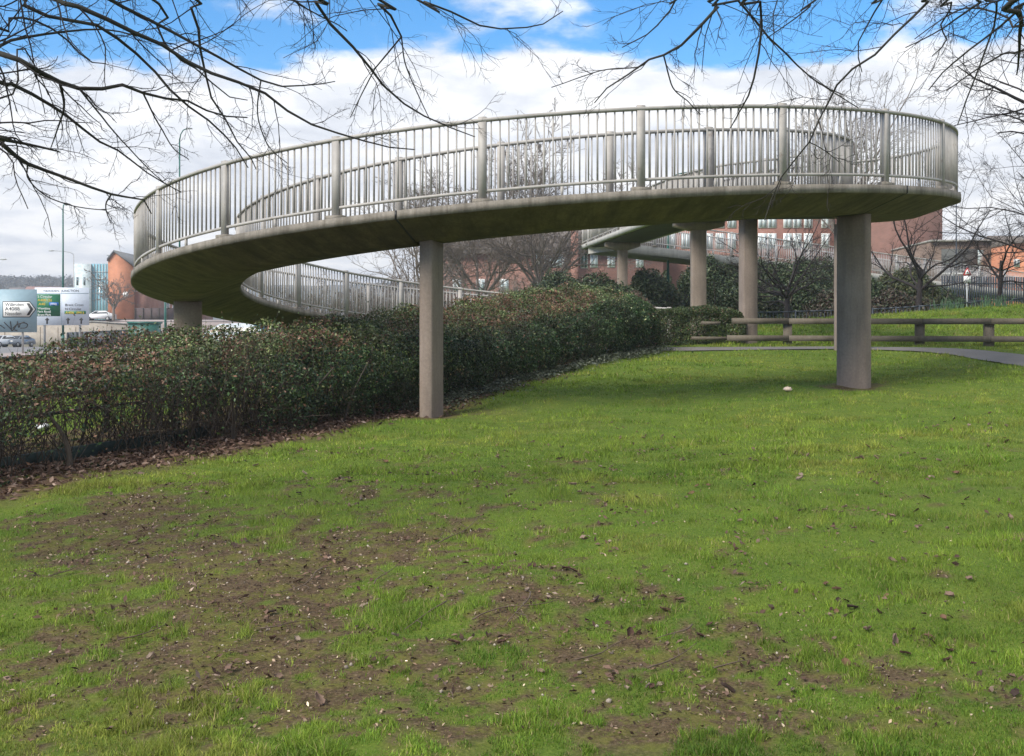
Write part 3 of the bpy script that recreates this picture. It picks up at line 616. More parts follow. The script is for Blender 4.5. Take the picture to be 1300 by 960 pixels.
leaves(mb,rng,np.column_stack([X,Y,tz(X,Y)+rng.uniform(.002,.014,n)]),np.tile(UP,(n,1)),.021,[(.05,.032,.022),(.14,.09,.06),(.24,.175,.125),(.36,.29,.21),(.10,.10,.03)],[.34,.30,.22,.06,.08],.5,.4)
NC=700; cx_,cy_=rng.uniform(-4.2,4.5,NC),rng.uniform(4.6,13,NC); kk=rng.random(NC)<.25+.5*soilmask(cx_,cy_); cx_,cy_=cx_[kk],cy_[kk]; m_=7; X=np.repeat(cx_,m_)+rng.normal(0,.06,len(cx_)*m_); Y=np.repeat(cy_,m_)+rng.normal(0,.05,len(cx_)*m_); litter(mb,rng,X,Y,.042,.6)
n_=2600; X,Y=rng.uniform(-4.2,3,n_),rng.uniform(4.6,10.5,n_); k=rng.random(n_)<.08+soilmask(X,Y)*.7; X,Y=X[k],Y[k]; n=len(X); az=rng.uniform(0,6.28,n); straws(mb,rng,np.column_stack([X,Y,tz(X,Y)+.012]),np.column_stack([np.cos(az),np.sin(az),.02+0*az]),rng.lognormal(-2.6,.5,n),rng.uniform(.0008,.0022,n),(.13,.09,.06),4,.12)
o=mb.build('leaf_litter',M['dead'],col=True); tag(o,'brown dead leaf litter lying under the hedge and on bare soil','leaf litter'); o['kind']='stuff'
# stones
n_=2600; X,Y=rng.uniform(-3.6,2.6,n_),rng.uniform(4.6,10.5,n_); k=rng.random(n_)<soilmask(X,Y)*.8; X,Y=X[k],Y[k]; n_=len(X)
ico=np.array([[0,0,1],[.9,0,.2],[.28,.85,.2],[-.72,.5,.2],[-.72,-.5,.2],[.28,-.85,.2],[0,0,-.6]]); icf=[np.array([[0,i,i%5+1] for i in range(1,6)]+[[6,i%5+1,i] for i in range(1,6)])]
sc=rng.lognormal(-5.15,.5,n_); Mx=randrot(rng,n_)*(sc[:,None,None]*rng.uniform(.6,1.3,(n_,1,3)))
v,f=inst(ico,icf,np.column_stack([X,Y,tz(X,Y)+sc*.3]),Mx); pc=np.array([(.24,.20,.165),(.34,.29,.24),(.14,.115,.095),(.46,.40,.33)])[rng.integers(0,4,n_)]
mb=MB(); mb.add(v,f,np.repeat(pc,7,0)); o=mb.build('gravel',M['dead'],col=True,smooth=True); tag(o,'small pale stones scattered over the bare soil in the foreground','gravel'); o['kind']='stuff'
# single fallen leaves on the lawn
rng=R(90); protos=[]
for k in range(6):
    nx_,ny_=7,5; u=np.linspace(0,1,nx_); vv=np.linspace(-1,1,ny_); U,V=np.meshgrid(u,vv); wdt=.34*np.sin(np.pi*np.clip(U,.03,.97)**.8)*(1+.22*np.sin(U*17+k))
    zc=.16*V*V*rng.uniform(.6,1.6)+.18*(U-.5)**2*rng.uniform(-1,2)+rng.normal(0,.025,U.shape); v=np.stack([U-.5,V*wdt,zc+.03],-1).reshape(-1,3)*.085
    ii=np.arange(nx_*ny_).reshape(ny_,nx_); mb=MB(); c=np.array([(.13,.078,.055),(.085,.05,.038),(.21,.145,.11),(.055,.038,.032),(.16,.095,.06),(.27,.21,.165)][k])
    mb.add(v,[np.stack([ii[:-1,:-1],ii[:-1,1:],ii[1:,1:],ii[1:,:-1]],-1).reshape(-1,4)],c*1.0); protos.append(mb.build('fallen_leaf',M['dead'],col=True,smooth=True))
cnt=0
for k in range(900):
    
    if k%3 and cnt: Yl=float(np.clip(Yl+rng.normal(0,.22),4.9,15)); Xl=Xl+rng.normal(0,.25)
    else: Yl=5.0+9.5*rng.random()**1.3; Xl=rng.uniform(-.42,.46)*Yl
    s_,v_=hsv(Xl,Yl)
    if v_>-.7 or rng.random()>(.35+.65*(Xl>0)): continue
    if cnt<6: o=protos[cnt]
    else: o=protos[(cnt*5+k)%6].copy(); C.objects.link(o)
    o.location=(Xl,Yl,float(tz(np.array([Xl]),np.array([Yl]))[0])+.012); o.rotation_euler=(rng.normal(0,.4),rng.normal(0,.4),rng.uniform(0,6.28)); sc_=.38+.55*rng.random()**1.6; o.scale=(sc_,)*3
    tag(o,'single curled brown dead leaf lying loose on the open lawn','leaf','dead leaves scattered singly over the lawn'); cnt+=1
    if cnt>=230: break
# fallen twigs
rng=R(93); TW=[(600,790,700,770),(665,760,650,800),(560,770,520,800),(150,815,210,800),(725,840,800,815),(815,850,890,822),(880,800,838,815),(480,745,500,720),(70,740,95,722),(560,690,600,660),(330,800,400,790),(420,720,345,760),(905,850,960,840)]
for k,(xa,ya,xb,yb) in enumerate(TW):
    def gp(x,y):
        Yg=5.0
        for _ in range(30): Yg=float(-tz0((x-HX)/F*Yg,Yg))*F/(y-HY)
        X=(x-HX)/F*Yg; return np.array([X,Yg,float(tz(np.array([X]),np.array([Yg]))[0])+.03])
    a,b_=gp(xa,ya),gp(xb,yb); tt=np.linspace(0,1,9)[:,None]; pts=a+(b_-a)*tt; nrm_=np.array([-(b_-a)[1],(b_-a)[0],0]); pts=pts+nrm_*(np.sin(tt*rng.uniform(2,5)+k)*.08); pts[:,2]=tz(pts[:,0],pts[:,1])+.028
    mb=MB(); mb.tube(pts,np.linspace(.0048,.0018,9),5); q_=pts[5]; mb.tube([q_,q_+nrm_*.12+(b_-a)*.12+UP*.01,q_+nrm_*.15+(b_-a)*.25],[.003,.0022,.0015],4)
    o=mb.build('fallen_twig',M['drytwig'],loc=a); tag(o,'thin dry forked twig lying on the worn foreground lawn','twig','fallen twigs on the lawn')
# white litter
def crumple(name,p,r,c,seed,label):
    rng=R(seed); nu,nv=12,8; v=[]
    for j in range(nv+1):
        for i in range(nu):
            th=np.pi*j/nv; a=2*np.pi*i/nu; rr=r*(1+rng.uniform(-.22,.22)); v.append(p+rr*np.array([math.sin(th)*math.cos(a)*1.25,math.sin(th)*math.sin(a),math.cos(th)*.7]))
    ii=np.arange((nv+1)*nu).reshape(nv+1,nu); j=np.arange(nu); j2=(j+1)%nu
    mb=MB(); mb.add(v,[np.stack([ii[:-1][:,j],ii[1:][:,j],ii[1:][:,j2],ii[:-1][:,j2]],-1).reshape(-1,4)]); return tag(mb.build(name,flat(name+'_paper',c,.8,0,.1,20),loc=p),label,'litter')
p=at(1000,497,17.4); p[2]=tz0(p[0],p[1])+.06; crumple('crumpled_paper',p,.052,(.75,.58,.46),3,'pinkish white crumpled paper on the grass left of the thick front column')
p=at(54,549,15.2); p[2]=tz0(p[0],p[1])+.04; crumple('crumpled_paper',p,.075,(.75,.77,.8),4,'white crumpled paper lying behind the gap in the long hedge')

# ------------------------------------------------------------------ trees
def norm(a): return a/(np.linalg.norm(a,axis=-1,keepdims=True)+1e-9)
def grow(rng,P,D,L,r0,K,wob,up,rend=.2):
    n=len(P); cv=np.zeros((n,K,3)); cv[:,0]=P; d=norm(D)
    for k in range(1,K):
        d=norm(d+rng.normal(0,wob,(n,3))+np.array([0,0,up])); cv[:,k]=cv[:,k-1]+d*(L/(K-1))[:,None]
    return cv,r0[:,None]*(1-(1-rend)*np.linspace(0,1,K)[None]**.9)
def spawn(rng,cv,r,per,t0,t1,ang,lr,K,wob,up,rmin,lmin=.03,even=True,rr=.6):
    n,K0,_=cv.shape; N=n*per; pi=np.repeat(np.arange(n),per)
    t=t0+(t1-t0)*((np.tile(np.arange(per),n)+rng.random(N))/per if even else rng.random(N)); f=t*(K0-1); k=np.minimum(f.astype(int),K0-2); w=(f-k)[:,None]
    p=cv[pi,k]*(1-w)+cv[pi,k+1]*w; tg=norm(cv[pi,k+1]-cv[pi,k]); rp=r[pi,k]*(1-w[:,0])+r[pi,k+1]*w[:,0]
    x=norm(np.cross(tg,rng.normal(size=(N,3)))); a=ang*rng.uniform(.6,1.35,N)
    d=tg*np.cos(a)[:,None]+x*np.sin(a)[:,None]
    plen=np.linalg.norm(np.diff(cv,axis=1),axis=2).sum(1)[pi]; L=np.maximum(plen*lr*(1.15-.75*t)*rng.uniform(.5,1.3,N),lmin)
    return grow(rng,p,d,L,np.maximum(rp*rr,rmin),K,wob,up,.35)
def bare_tree(name,base,H,label,seed,nlimb=9,trunk_h=.25,r=.18,spread=.8,mat='fartwig',lv=(7,7,5),rmin=.006,lean=(0,0),fl=.75,wob=.13,upl=.06,tmat=None,group=None):
    rng=R(seed); base=np.array(base,float); e=thing(name,base,label,'tree',group)
    tc,tr=grow(rng,(base-UP*.25)[None],np.array([[lean[0],lean[1],1.]]),np.array([H*trunk_h*1.15+.25]),np.array([r]),6,.05,.05,.72)
    mb=MB(); v,f=tubes(tc,tr,9); mb.add(v,[f])
    az=np.arange(nlimb)*2.4+rng.uniform(0,6); k=rng.integers(3,6,nlimb); P=tc[0,k]; D=np.column_stack([np.cos(az)*spread,np.sin(az)*spread,rng.uniform(.55,1.25,nlimb)])
    lc,lr_=grow(rng,P,D,H*fl*rng.uniform(.7,1.05,nlimb),tr[0,k]*rng.uniform(.4,.7,nlimb),10,wob,upl,.12)
    v,f=tubes(lc,np.maximum(lr_,rmin),6); mb.add(v,[f]); mb.build('trunk',M[tmat or mat],e,smooth=True)
    mb=MB(); c,rr=lc,lr_
    for j,per in enumerate(lv):
        c,rr=spawn(rng,c,rr,per,.18 if j==0 else .12,.98,.75,(.48,.5,.5)[j],(7,5,4)[j],.16,.03,rmin*(1,.85,.7)[j],.08)
        v,f=tubes(c,np.maximum(rr,rmin*.6),4 if j==0 else 3); mb.add(v,[f])
    mb.build('branches',M[mat],e)
    return e
def ground(x,Y): p=at(x,0,Y); return (p[0],Y,float(tz0(p[0],Y)))
bare_tree('bare_tree',ground(686,68),14.5,'large bare many branched tree standing behind the right end of the long hedge',101,12,.22,.24,.62,rmin=.019,lv=(12,9,6))
bare_tree('bare_tree',ground(604,70),12.5,'spreading bare tree behind the slim front column, left of the larger one',102,10,.25,.23,.7,rmin=.019,lv=(12,9,6))
bare_tree('bare_tree',ground(540,74),13,'grey brown bare tree seen through the upper left railings behind the bridge',103,10,.25,.2,.7,rmin=.014,lv=(10,8,5))
bare_tree('bare_tree',ground(1068,80),20,'tall bare tree rising behind the right hand curve of the footbridge',104,11,.4,.28,.42,rmin=.016,lv=(8,7,5),fl=.62)
bare_tree('bare_tree',ground(1000,42),5.2,'small dark bare tree with low spreading boughs between the thick columns',105,12,.24,.13,1.2,'twig',rmin=.006,upl=.015,wob=.17,lv=(7,6,4))
bare_tree('bare_tree',ground(1166,40.5),5.5,'dark bare tree with long boughs leaning right beside the metal railing',106,8,.28,.12,1.0,'twig',rmin=.006,upl=.02,wob=.15,lv=(7,6,4))
bare_tree('bare_tree',ground(1266,38),4.2,'slender young bare tree with wide forked boughs near the warning sign',107,7,.34,.085,1.25,'twig',rmin=.005,upl=.0,wob=.15,lv=(7,6,4))
bare_tree('bare_tree',(15.2,27.0,-.1),10.5,'bare tree with fine twigs hanging over the right end of the wooden fence',108,12,.35,.2,.9,'twig',rmin=.005,upl=-.01,wob=.15,lv=(9,8,5),fl=.62)
bare_tree('bare_tree',(18.6,35.0,.9),8.5,'bare tree at the right edge with a fine net of twigs before the brick house',110,15,.25,.09,.95,'twig',rmin=.006,upl=.0,wob=.16,lv=(10,8,5),fl=.74)
bare_tree('bare_tree',ground(144,141)[:2]+(3.2,),7,'purplish bare tree standing before the orange brick gable house',109,10,.25,.2,.7,rmin=.03,lv=(6,6,4))
for k,(x,Y,Hh) in enumerate(((398,60,5.5),(430,57,5.0),(470,60,6.0),(512,58,6.2),(548,62,6.8),(590,60,5.0),(640,60,4.6))):
    bare_tree('bare_shrub',ground(x,Y),Hh,['tangled brown bare shrub behind the lower railing, leftmost of the thicket','low tangled bare shrub second from the left in the brown thicket','bare shrub in the thicket behind the middle of the lower railing','dense bare shrub in the thicket just left of the slim front column','tall bare shrub hidden partly by the slim front column','low bare shrub in the thicket right of the slim front column','reddish bare shrub below the large bare tree'][k],120+k,16,.06,.09,.8,rmin=.012,lv=(8,7,4),wob=.2,group='bare shrubs of the thicket')['category']='shrub'
for k,(x,Y,Hh) in enumerate(((660,84,7.0),(735,84,6.2),(915,72,6.4),(975,74,7.0),(1040,72,6.2),(1110,70,6.0),(1200,68,4.6),(940,66,6.0),(1008,66,6.6),(1075,64,6.4),(1150,66,5.6),(700,76,6.2),(765,72,6.0))):
    bare_tree('bare_shrub',ground(x,Y),Hh,['grey bare thorny shrub before the terrace, left of the red chimney','bare shrub at the foot of the tall red chimney','bare shrub before the red brick building between the tall columns','bare shrub before the white windows right of the tall columns','bare shrub before the brick wall left of the thick front column','bare shrub before the dark brick end wall right of the front column','low bare shrub before the grey cladding of the flat roofed building','thin bare shrub directly behind the broader tall column','bare shrub behind the crown of the small dark bare tree','bare shrub hidden mostly by the thick front column','bare shrub behind the boughs of the leaning dark tree','twiggy bare shrub before the white terrace windows','bare shrub behind the distant slim bridge column'][k],160+k,13,.1,.09,.7,rmin=.015,lv=(8,7,4),wob=.2,group='bare shrubs before the brick buildings')['category']='shrub'
# big overhanging trees traced limb by limb
def overhang(name,trunk,label,limbs,seed,Yd,rootz,side):
    rng=R(seed); tp=np.array(trunk,float); e=thing(name,(tp[0],tp[1],tz0(tp[0],tp[1])),label,'tree')
    z0=float(tz0(tp[0],tp[1])); tk=np.array([[tp[0],tp[1],z0-.3],[tp[0]+.05,tp[1],z0+1],[tp[0]+.02,tp[1]+.1,z0+3],[tp[0],tp[1]+.15,z0+5.5],[tp[0]+.1,tp[1]+.3,z0+8]])
    mb=MB(); mb.tube(tk,[.30,.24,.20,.14,.06],12); mb.build('trunk',M['bark'],e,smooth=True)
    allc=[];allr=[]; lim=MB()
    done=[]
    for (pts,rpx,yo,root) in limbs:
        pts=np.array(pts,float); n=len(pts); dY=Yd+yo+np.linspace(0,.9,n)+rng.normal(0,.05,n)
        r1=rpx*.92/F*dY[0]/2
        if not root:                                   # a side bough starts on the bough it leaves
            al=np.vstack(done); px=np.column_stack([HX+F*al[:,0]/al[:,1],HY-F*al[:,2]/al[:,1]]); j=int(np.argmin(np.hypot(*(px-pts[0]).T)))
            pts[0]=px[j]; dY=al[j,1]+np.linspace(0,.5,n)+rng.normal(0,.03,n)*(np.arange(n)>0); r1=min(rpx*.8/F*dY[0]/2,al[j,3]*.75)
        Q=np.array([at(x,y,d) for (x,y),d in zip(pts,dY)])
        if root:
            rt=np.array([tp[0],tp[1]+.15,Q[0][2]+rootz*root]); mid=(rt*.45+Q[0]*.55)+np.array([0,0,.35*root]); Q=np.vstack([rt,mid,Q]); rad_=np.concatenate([[r1*2.0,r1*1.4],np.linspace(r1,max(r1*.24,.0038),n)])
        else: rad_=np.linspace(r1,max(r1*.3,.0032),n)
        S_=spline(np.column_stack([Q,rad_]),6); S_[:,:3]+=np.cumsum(rng.normal(0,.004,(len(S_),3)),0)*.6*(1 if root else .3)
        L=np.concatenate([[0],np.cumsum(np.linalg.norm(np.diff(S_[:,:3],axis=0),axis=1))]); tt=np.linspace(0,L[-1],40); rs=np.column_stack([np.interp(tt,L,S_[:,k]) for k in range(4)])
        v,f=tubes(rs[None,:,:3],rs[None,:,3],7); lim.add(v,[f]); allc.append(rs[:,:3]); allr.append(rs[:,3]); done.append(rs)
    lim.build('limb',M['bark'],e,smooth=True)
    mb=MB()
    for c,rr in zip(allc,allr):
        L=np.linalg.norm(np.diff(c,axis=0),axis=1).sum(); per=int(np.clip(L*4.2+2,3,26))
        c1,r1=spawn(rng,c[None],rr[None],per,.10,.99,.70,float(np.clip(.95/L,.16,.5)),9,.17,-.02,.0030,.15,rr=.42); v,f=tubes(c1,r1,4); mb.add(v,[f])
        c2,r2=spawn(rng,c1,r1,5,.12,.97,.75,.45,6,.2,-.005,.0019,.08); v,f=tubes(c2,r2,3); mb.add(v,[f])
        c3,r3=spawn(rng,c2,r2,3,.15,.97,.8,.5,4,.2,.0,.0013,.05); v,f=tubes(c3,r3,3); mb.add(v,[f])
    mb.build('twigs',M['twig'],e); return e
LL=[([(-20,64),(0,70),(30,82),(60,100),(90,113),(107,116),(137,115),(155,111),(175,117),(200,126),(232,127),(260,140),(285,147),(312,148)],8.5,0,.5),
 ([(-20,98),(0,103),(25,109),(56,125),(84,141),(103,156),(125,175),(153,187),(175,203),(200,219),(236,241)],6.5,.5,.5),
 ([(-20,168),(0,178),(19,195),(37,206),(62,216),(103,231),(134,242),(162,248),(183,251),(192,269)],7.5,-.3,.4),
 ([(-20,170),(0,174),(19,180),(59,189),(76,194)],8,-.5,.4),
 ([(10,-14),(19,0),(62,22),(125,34),(162,59),(194,87),(225,122),(250,141),(278,162),(300,184),(312,200),(320,215)],6,.3,.8),
 ([(50,-12),(72,0),(116,17),(153,33),(200,52),(237,77),(275,95),(312,106),(344,119),(375,141),(412,160),(452,171),(488,181),(530,187)],7.5,.1,1),
 ([(115,-12),(137,0),(175,20),(212,37),(250,58),(281,75),(312,91),(344,108),(369,111),(400,108),(425,104)],6,.6,1),
 ([(228,-14),(234,0),(247,25),(250,56),(256,87),(266,125),(284,153),(294,175),(309,194),(319,215)],5,.9,1.3),
 ([(-20,60),(0,56),(31,48),(72,41),(125,36),(162,40),(200,52)],5.5,.8,.4),
 ([(390,-14),(402,0),(424,25),(448,46),(473,77),(488,101),(516,126),(547,145),(572,154),(612,168)],5.5,.2,1.5),
 ([(355,-10),(368,0),(387,15),(418,32),(442,46)],3,.5,1.5),
 ([(465,-12),(476,0),(495,18),(510,31),(501,55),(479,77),(464,105),(445,147)],4.5,.7,1.6),
 ([(501,55),(516,86),(535,129),(547,154)],2.5,.9,0),
 ([(515,-10),(535,0),(571,15),(605,32),(627,38),(673,37),(695,28),(713,17)],3.5,.4,1.7),
 ([(84,118),(82,135),(73,165),(64,190)],5,.4,0),([(190,126),(195,145),(205,163),(222,190),(240,203)],3,.5,0),
 ([(320,112),(327,140),(334,170),(345,190),(365,207)],3,.6,0),([(28,205),(37,228),(60,250),(95,263),(135,268)],2.6,.2,0),
 ([(137,242),(134,262),(141,283)],3.2,.2,0),([(105,118),(125,142),(150,172),(180,205),(214,236)],3.2,.4,0),
 ([(-15,30),(10,20),(45,25),(80,45),(110,75),(135,80)],4.5,.9,.6),([(-15,125),(20,60),(40,80),(60,118)],3,1.2,.5),([(180,-10),(195,30),(215,66),(250,90),(285,122),(310,130)],4,1.3,1.2)]
overhang('overhanging_tree',(-7.2,5.4),'bare overhanging tree with long drooping boughs crossing the upper left sky',LL,201,7.0,1.2,-1)
RL=[([(936,-16),(921,0),(894,28),(871,51),(852,69),(825,78),(801,95),(769,115),(753,134)],5.5,0,1.2),
 ([(825,78),(811,85),(780,88),(755,92),(700,111)],2.6,.3,0),([(855,69),(855,111),(875,129),(889,145)],2.6,.3,0),
 ([(963,-14),(963,0),(965,37),(954,106),(940,134),(926,161)],5,.3,1.2),
 ([(930,-14),(942,0),(968,39),(1000,69),(1023,90),(1055,113),(1092,136)],4,.4,1.2),
 ([(1195,-14),(1180,0),(1143,32),(1106,69),(1065,97),(1051,125),(1037,152),(1023,180),(995,212),(977,249),(968,272)],4,.1,1),
 ([(1260,-12),(1245,0),(1210,25),(1189,42),(1150,62)],4,.5,.8),
 ([(1320,-4),(1300,9),(1254,46),(1208,83),(1180,115)],4.5,0,.6),
 ([(1270,-14),(1268,0),(1268,28),(1245,92),(1230,130),(1217,161)],4,.7,1),
 ([(1305,-10),(1299,20),(1296,60),(1292,95)],9,-.4,.8),
 ([(1215,-12),(1208,0),(1189,28),(1197,50),(1180,70)],3.4,.9,1),([(1130,-12),(1118,0),(1100,30),(1085,60),(1090,90)],3,1.0,1.2),
 ([(1050,-12),(1035,0),(1010,22),(975,45)],2.8,.8,1.3),([(880,-14),(861,0),(838,30),(815,50),(790,62)],3.0,.9,1.5),([(1023,181),(1045,190),(1065,205)],2,.7,0),
 ([(1320,60),(1280,70),(1240,95),(1205,120)],3.5,1.0,.5),([(1320,30),(1275,20),(1230,10),(1200,22),(1160,48)],3.6,1.2,.5)]
overhang('overhanging_tree',(6.2,4.8),'bare overhanging tree with thin forked boughs hanging into the upper right sky',RL,202,6.6,1.0,1)

# ------------------------------------------------------------------ fences
fe=thing('wooden_fence',(10.5,27.5,-.1),'low weathered timber post and rail fence with a broken left end','fence')
FP=[(5.66,28.0),(7.12,27.95),(8.78,27.8),(10.38,27.55),(11.9,27.0),(13.5,26.6),(15.1,26.2)]
for k,(x,y) in enumerate(FP[1:]):
    zb=float(tz0(x,y)); h=.58+(.1 if k==2 else 0); mb=MB(); mb.box((x,y+.13,zb+h/2-.15),(.22,.17,h+.3),-.3+.05*k); mb.build('post',M['wood'],fe)
def railz(x,y,k): return .64 if k else .2
for lvl,dx in ((.64,0),(.20,-.12)):
    mb=MB(); ls=None
    for (a,b_) in zip(FP[:-1],FP[1:]):
        za,zb_=[(lvl-.02*(10.4-p[0])*(-.25 if lvl>.5 else -.25)) for p in (a,b_)]
        sh=dx if a==FP[0] else 0
        p0=np.array([a[0]+sh,a[1],za-.085]); p1=np.array([b_[0]-.004,b_[1],zb_-.085]); mb.bar(p0,p1,.07,.145)
    mb.build('rail',M['wood'],fe)
ff=thing('wooden_fence',(5.0,30.6,0),'short length of weathered timber rail half hidden behind the short clipped hedge','fence')
for z_,x0,x1 in ((.60,5.0,5.5),(.2,4.75,5.75)):
    mb=MB(); mb.bar((x0,28.86-.1*(x0-4),z_-.06),(x1,28.82-.1*(x1-4),z_-.07),.05,.085); mb.build('rail',M['wood'],ff)
# dark metal railing on the bank
mf=thing('metal_railing',(13,39.5,.6),'dark blue grey metal railing of thin upright bars along the grassy bank','railing')
A=[at(955,397,39.5),at(1095,393,39.5),at(1180,388,39.2),at(1320,377,38.8)]
A=np.array(A); S_=spline(A,8); mt=MB(); mbt=MB(); bars=MB()
for p,q_ in zip(S_[:-1],S_[1:]):
    mt.bar(p,q_,.045,.05); mbt.bar(p-UP*.95,q_-UP*.95,.03,.04); L=np.linalg.norm(q_-p); k=max(1,int(L/.12))
    for j in range(k):
        u=p+(q_-p)*j/k; bars.box(u-UP*.48,(.018,.018,.94))
mt.build('top_rail',M['darksteel'],mf); mbt.build('bottom_rail',M['darksteel'],mf); bars.build('bars',M['darksteel'],mf,kind='stuff')
for p in S_[::3]:
    mb=MB(); mb.box(p-UP*.6,(.05,.05,1.3)); mb.build('post',M['darksteel'],mf)
# green rail fence behind the hedge
gf=thing('metal_fence',(-6,14,-1.2),'dark green metal rail fence showing through the gap in the long hedge','fence')
for k,hh in enumerate((1.02,.74,.50,.28)):
    a=H0+HD*(-5)+HN*2.35; b_=H0+HD*9+HN*2.35; mb=MB(); mb.bar((*a,float(tz0(*a))+hh),(*b_,float(tz0(*b_))+hh),.05,.055 if k==0 else .04); mb.build('rail',M['dkgreen'],gf)
for s_ in np.arange(-4.6,9,2.0):
    a=H0+HD*s_+HN*2.42; zb=float(tz0(*a)); mb=MB(); mb.box((*a,zb+.45),(.07,.07,1.3),.5); mb.build('post',M['dkgreen'],gf)
a=H0+HD*(-5)+HN*.75; b_=H0+HD*3.6+HN*.75; mb=MB(); mb.bar((*a,float(tz0(*a))+.06),(*b_,float(tz0(*b_))+.06),.04,.16)
tag(mb.build('edging_board',M['dkgreen'],loc=((a[0]+b_[0])/2,(a[1]+b_[1])/2,-1.3)),'dark teal edging board along the ground behind the left hedge stems','edging board')
# palisade fence under the ramp
pf=thing('palisade_fence',(28,64,.5),'dark upright palisade fence beneath the sloping access ramp','fence')
mb=MB(); a=at(1196,384,61); b_=at(1330,384,66)
for u in np.linspace(0,1,46): p=a+(b_-a)*u; mb.box(p+UP*.45,(.08,.03,2.1))
mb.build('pales',M['darksteel'],pf)
for h in (.1,1.1):
    mb=MB(); mb.bar(a+UP*h,b_+UP*h,.04,.06); mb.build('rail',M['darksteel'],pf)

# ------------------------------------------------------------------ street furniture
def lamp(base,H,label,arm=(1.0,0),m='teal',r=.075,group=None,plate=None,q=1.0):
    b_=np.array(base,float); e=thing('street_lamp',b_,label,'street lamp',group)
    mb=MB(); mb.tube([b_-UP*.2,b_+UP*1.3],[r*1.35]*2,10); mb.tube([b_+UP*1.3,b_+UP*H],[r,r*.62],10); mb.build('pole',M[m],e)
    a=np.array([arm[0],arm[1],0]); t=b_+UP*H; mb=MB(); mb.tube([t,t+a*.15+UP*.3,t+a*.5+UP*.5,t+a+UP*.58],[r*.5]*4,8); mb.build('arm',M[m],e)
    u=a/np.linalg.norm(a); mb=MB(); mb.tube([t+a*.95+UP*.57,t+a+u*.15*q+UP*.59,t+a+u*.6*q+UP*.60,t+a+u*.75*q+UP*.58],[.05*q,.11*q,.10*q,.03*q],8); mb.build('lantern',M['steel'],e)
    if plate:
        mb=MB(); mb.box(b_+UP*plate-np.array([0,r+.02,0]),(.32,.015,.34)); mb.build('notice_plate',M['white'],e)
    return e
def gb(x,Y,z=None):
    p=at(x,0,Y); return (p[0],Y,float(tz0(p[0],Y)) if z is None else z)
lamp(gb(848,54),7.8,'teal street lamp with a pale notice plate behind the distant bushes',(1.0,0),plate=2.35)
lamp(gb(228,50),10.0,'tall thin teal street lamp rising behind the left curve of the footbridge',(.3,.1),r=.05,q=.35)
lamp(gb(80,88),11.5,'tall dark green street lamp standing in front of the big lane sign',(-.3,1.2),r=.09)
lamp(gb(93.5,170,-.4),14.3,'distant grey street lamp with a long arm reaching left behind the lane sign',(-3.2,0),'steel',.09)
lamp(gb(-13,150),11.5,'grey street lamp whose arm reaches in at the left edge of the picture',(1.6,0),'steel',.09)
lamp(gb(1214,72),9.6,'thin dark street lamp to the right of the footbridge curve above the ramp',(.3,.9),'darksteel',.05)
p=np.array(gb(210,100)); e=thing('bollard_post',p,'short teal post beside the left column of the footbridge','post'); mb=MB(); mb.tube([p-UP*.2,p+UP*6.3],[.12,.09],10); mb.build('shaft',M['teal'],e); mb=MB(); mb.tube([p+UP*6.3,p+UP*6.5],[.16,.02],10); mb.build('cap',M['teal'],e)
# text
def text(s,size,align='LEFT'):
    cu=bpy.data.curves.new('t','FONT'); cu.body=s; cu.size=size; cu.align_x=align; o=bpy.data.objects.new('t',cu); C.objects.link(o)
    dg=bpy.context.evaluated_depsgraph_get(); me=bpy.data.meshes.new_from_object(o.evaluated_get(dg)); bpy.data.objects.remove(o); return me
def put_text(s,size,p,m,parent,align='LEFT',name='lettering',sx=1.0):
    me=text(s,size,align); me.transform(Matrix.Diagonal((sx,1,1,1))); me.transform(Matrix.Rotation(rad(90),4,'X')); me.materials.clear(); me.materials.append(m)
    o=bpy.data.objects.new(name,me); C.objects.link(o); o.parent=parent; o.location=Vector(p)-Vector(parent.matrix_basis.translation if parent.parent is None else parent['_o']); return o
def panel(mb,Y,x0,y0,x1,y1,dy=0,t=.02):
    a=at(x0,y1,Y); b_=at(x1,y0,Y); mb.box2((a[0],Y+dy-t,a[2]),(b_[0],Y+dy,b_[2])); return mb
Y1=62.0; s1=thing('direction_sign',(at(20,0,Y1)[0],Y1,-.7),'blue grey sign board with a white arrow panel reading Willesden and Neasden, graffiti below','road sign')
mb=MB(); panel(mb,Y1,-26,367.5,47,422,0,.05); bd=mb.build('board',M['sgrey'],s1)
def arrowpoly(Y,x0,y0,x1,y1,tip,dy):
    p=[at(x0,y0,Y),at(x1,y0,Y),at(tip,(y0+y1)/2,Y),at(x1,y1,Y),at(x0,y1,Y)]; return [(q_[0],q_[2]) for q_ in p]
mb=MB(); mb.prism(arrowpoly(Y1,4,382.7,38.5,403,46.5,0),1,Y1-.064,Y1-.052); mb.build('arrow_border',M['black'],bd)
mb=MB(); mb.prism(arrowpoly(Y1,5,383.7,38,402,45.3,0),1,Y1-.074,Y1-.066); mb.build('arrow_panel',M['white'],bd)
ch=[(34.5,385.2),(38,385.2),(43,392.8),(38,400.5),(34.5,400.5),(39,392.8)]
mb=MB(); mb.prism([(at(x,y,Y1)[0],at(x,y,Y1)[2]) for x,y in ch],1,Y1-.082,Y1-.076); mb.build('chevron',M['black'],bd)
for s_,y,sx in (('Willesden',388.8,.92),('A4088',394.2,1.1),('Neasden',400.4,.92)):
    p=at(7,y,Y1); put_text(s_,.29,(p[0],Y1-.084,p[2]),M['black'],bd,sx=sx)
gr=[[(-2,412),(2,414),(6,417)],[(5,409),(10,414),(16,420)],[(13,408),(14,413),(15,420),(19,416),(23,409)],[(22,408),(24,416),(26,411),(31,409)],[(16,417),(22,412),(30,410),(35,412),(33,416),(26,417)],[(18,419),(22,420)]]
mb=MB()
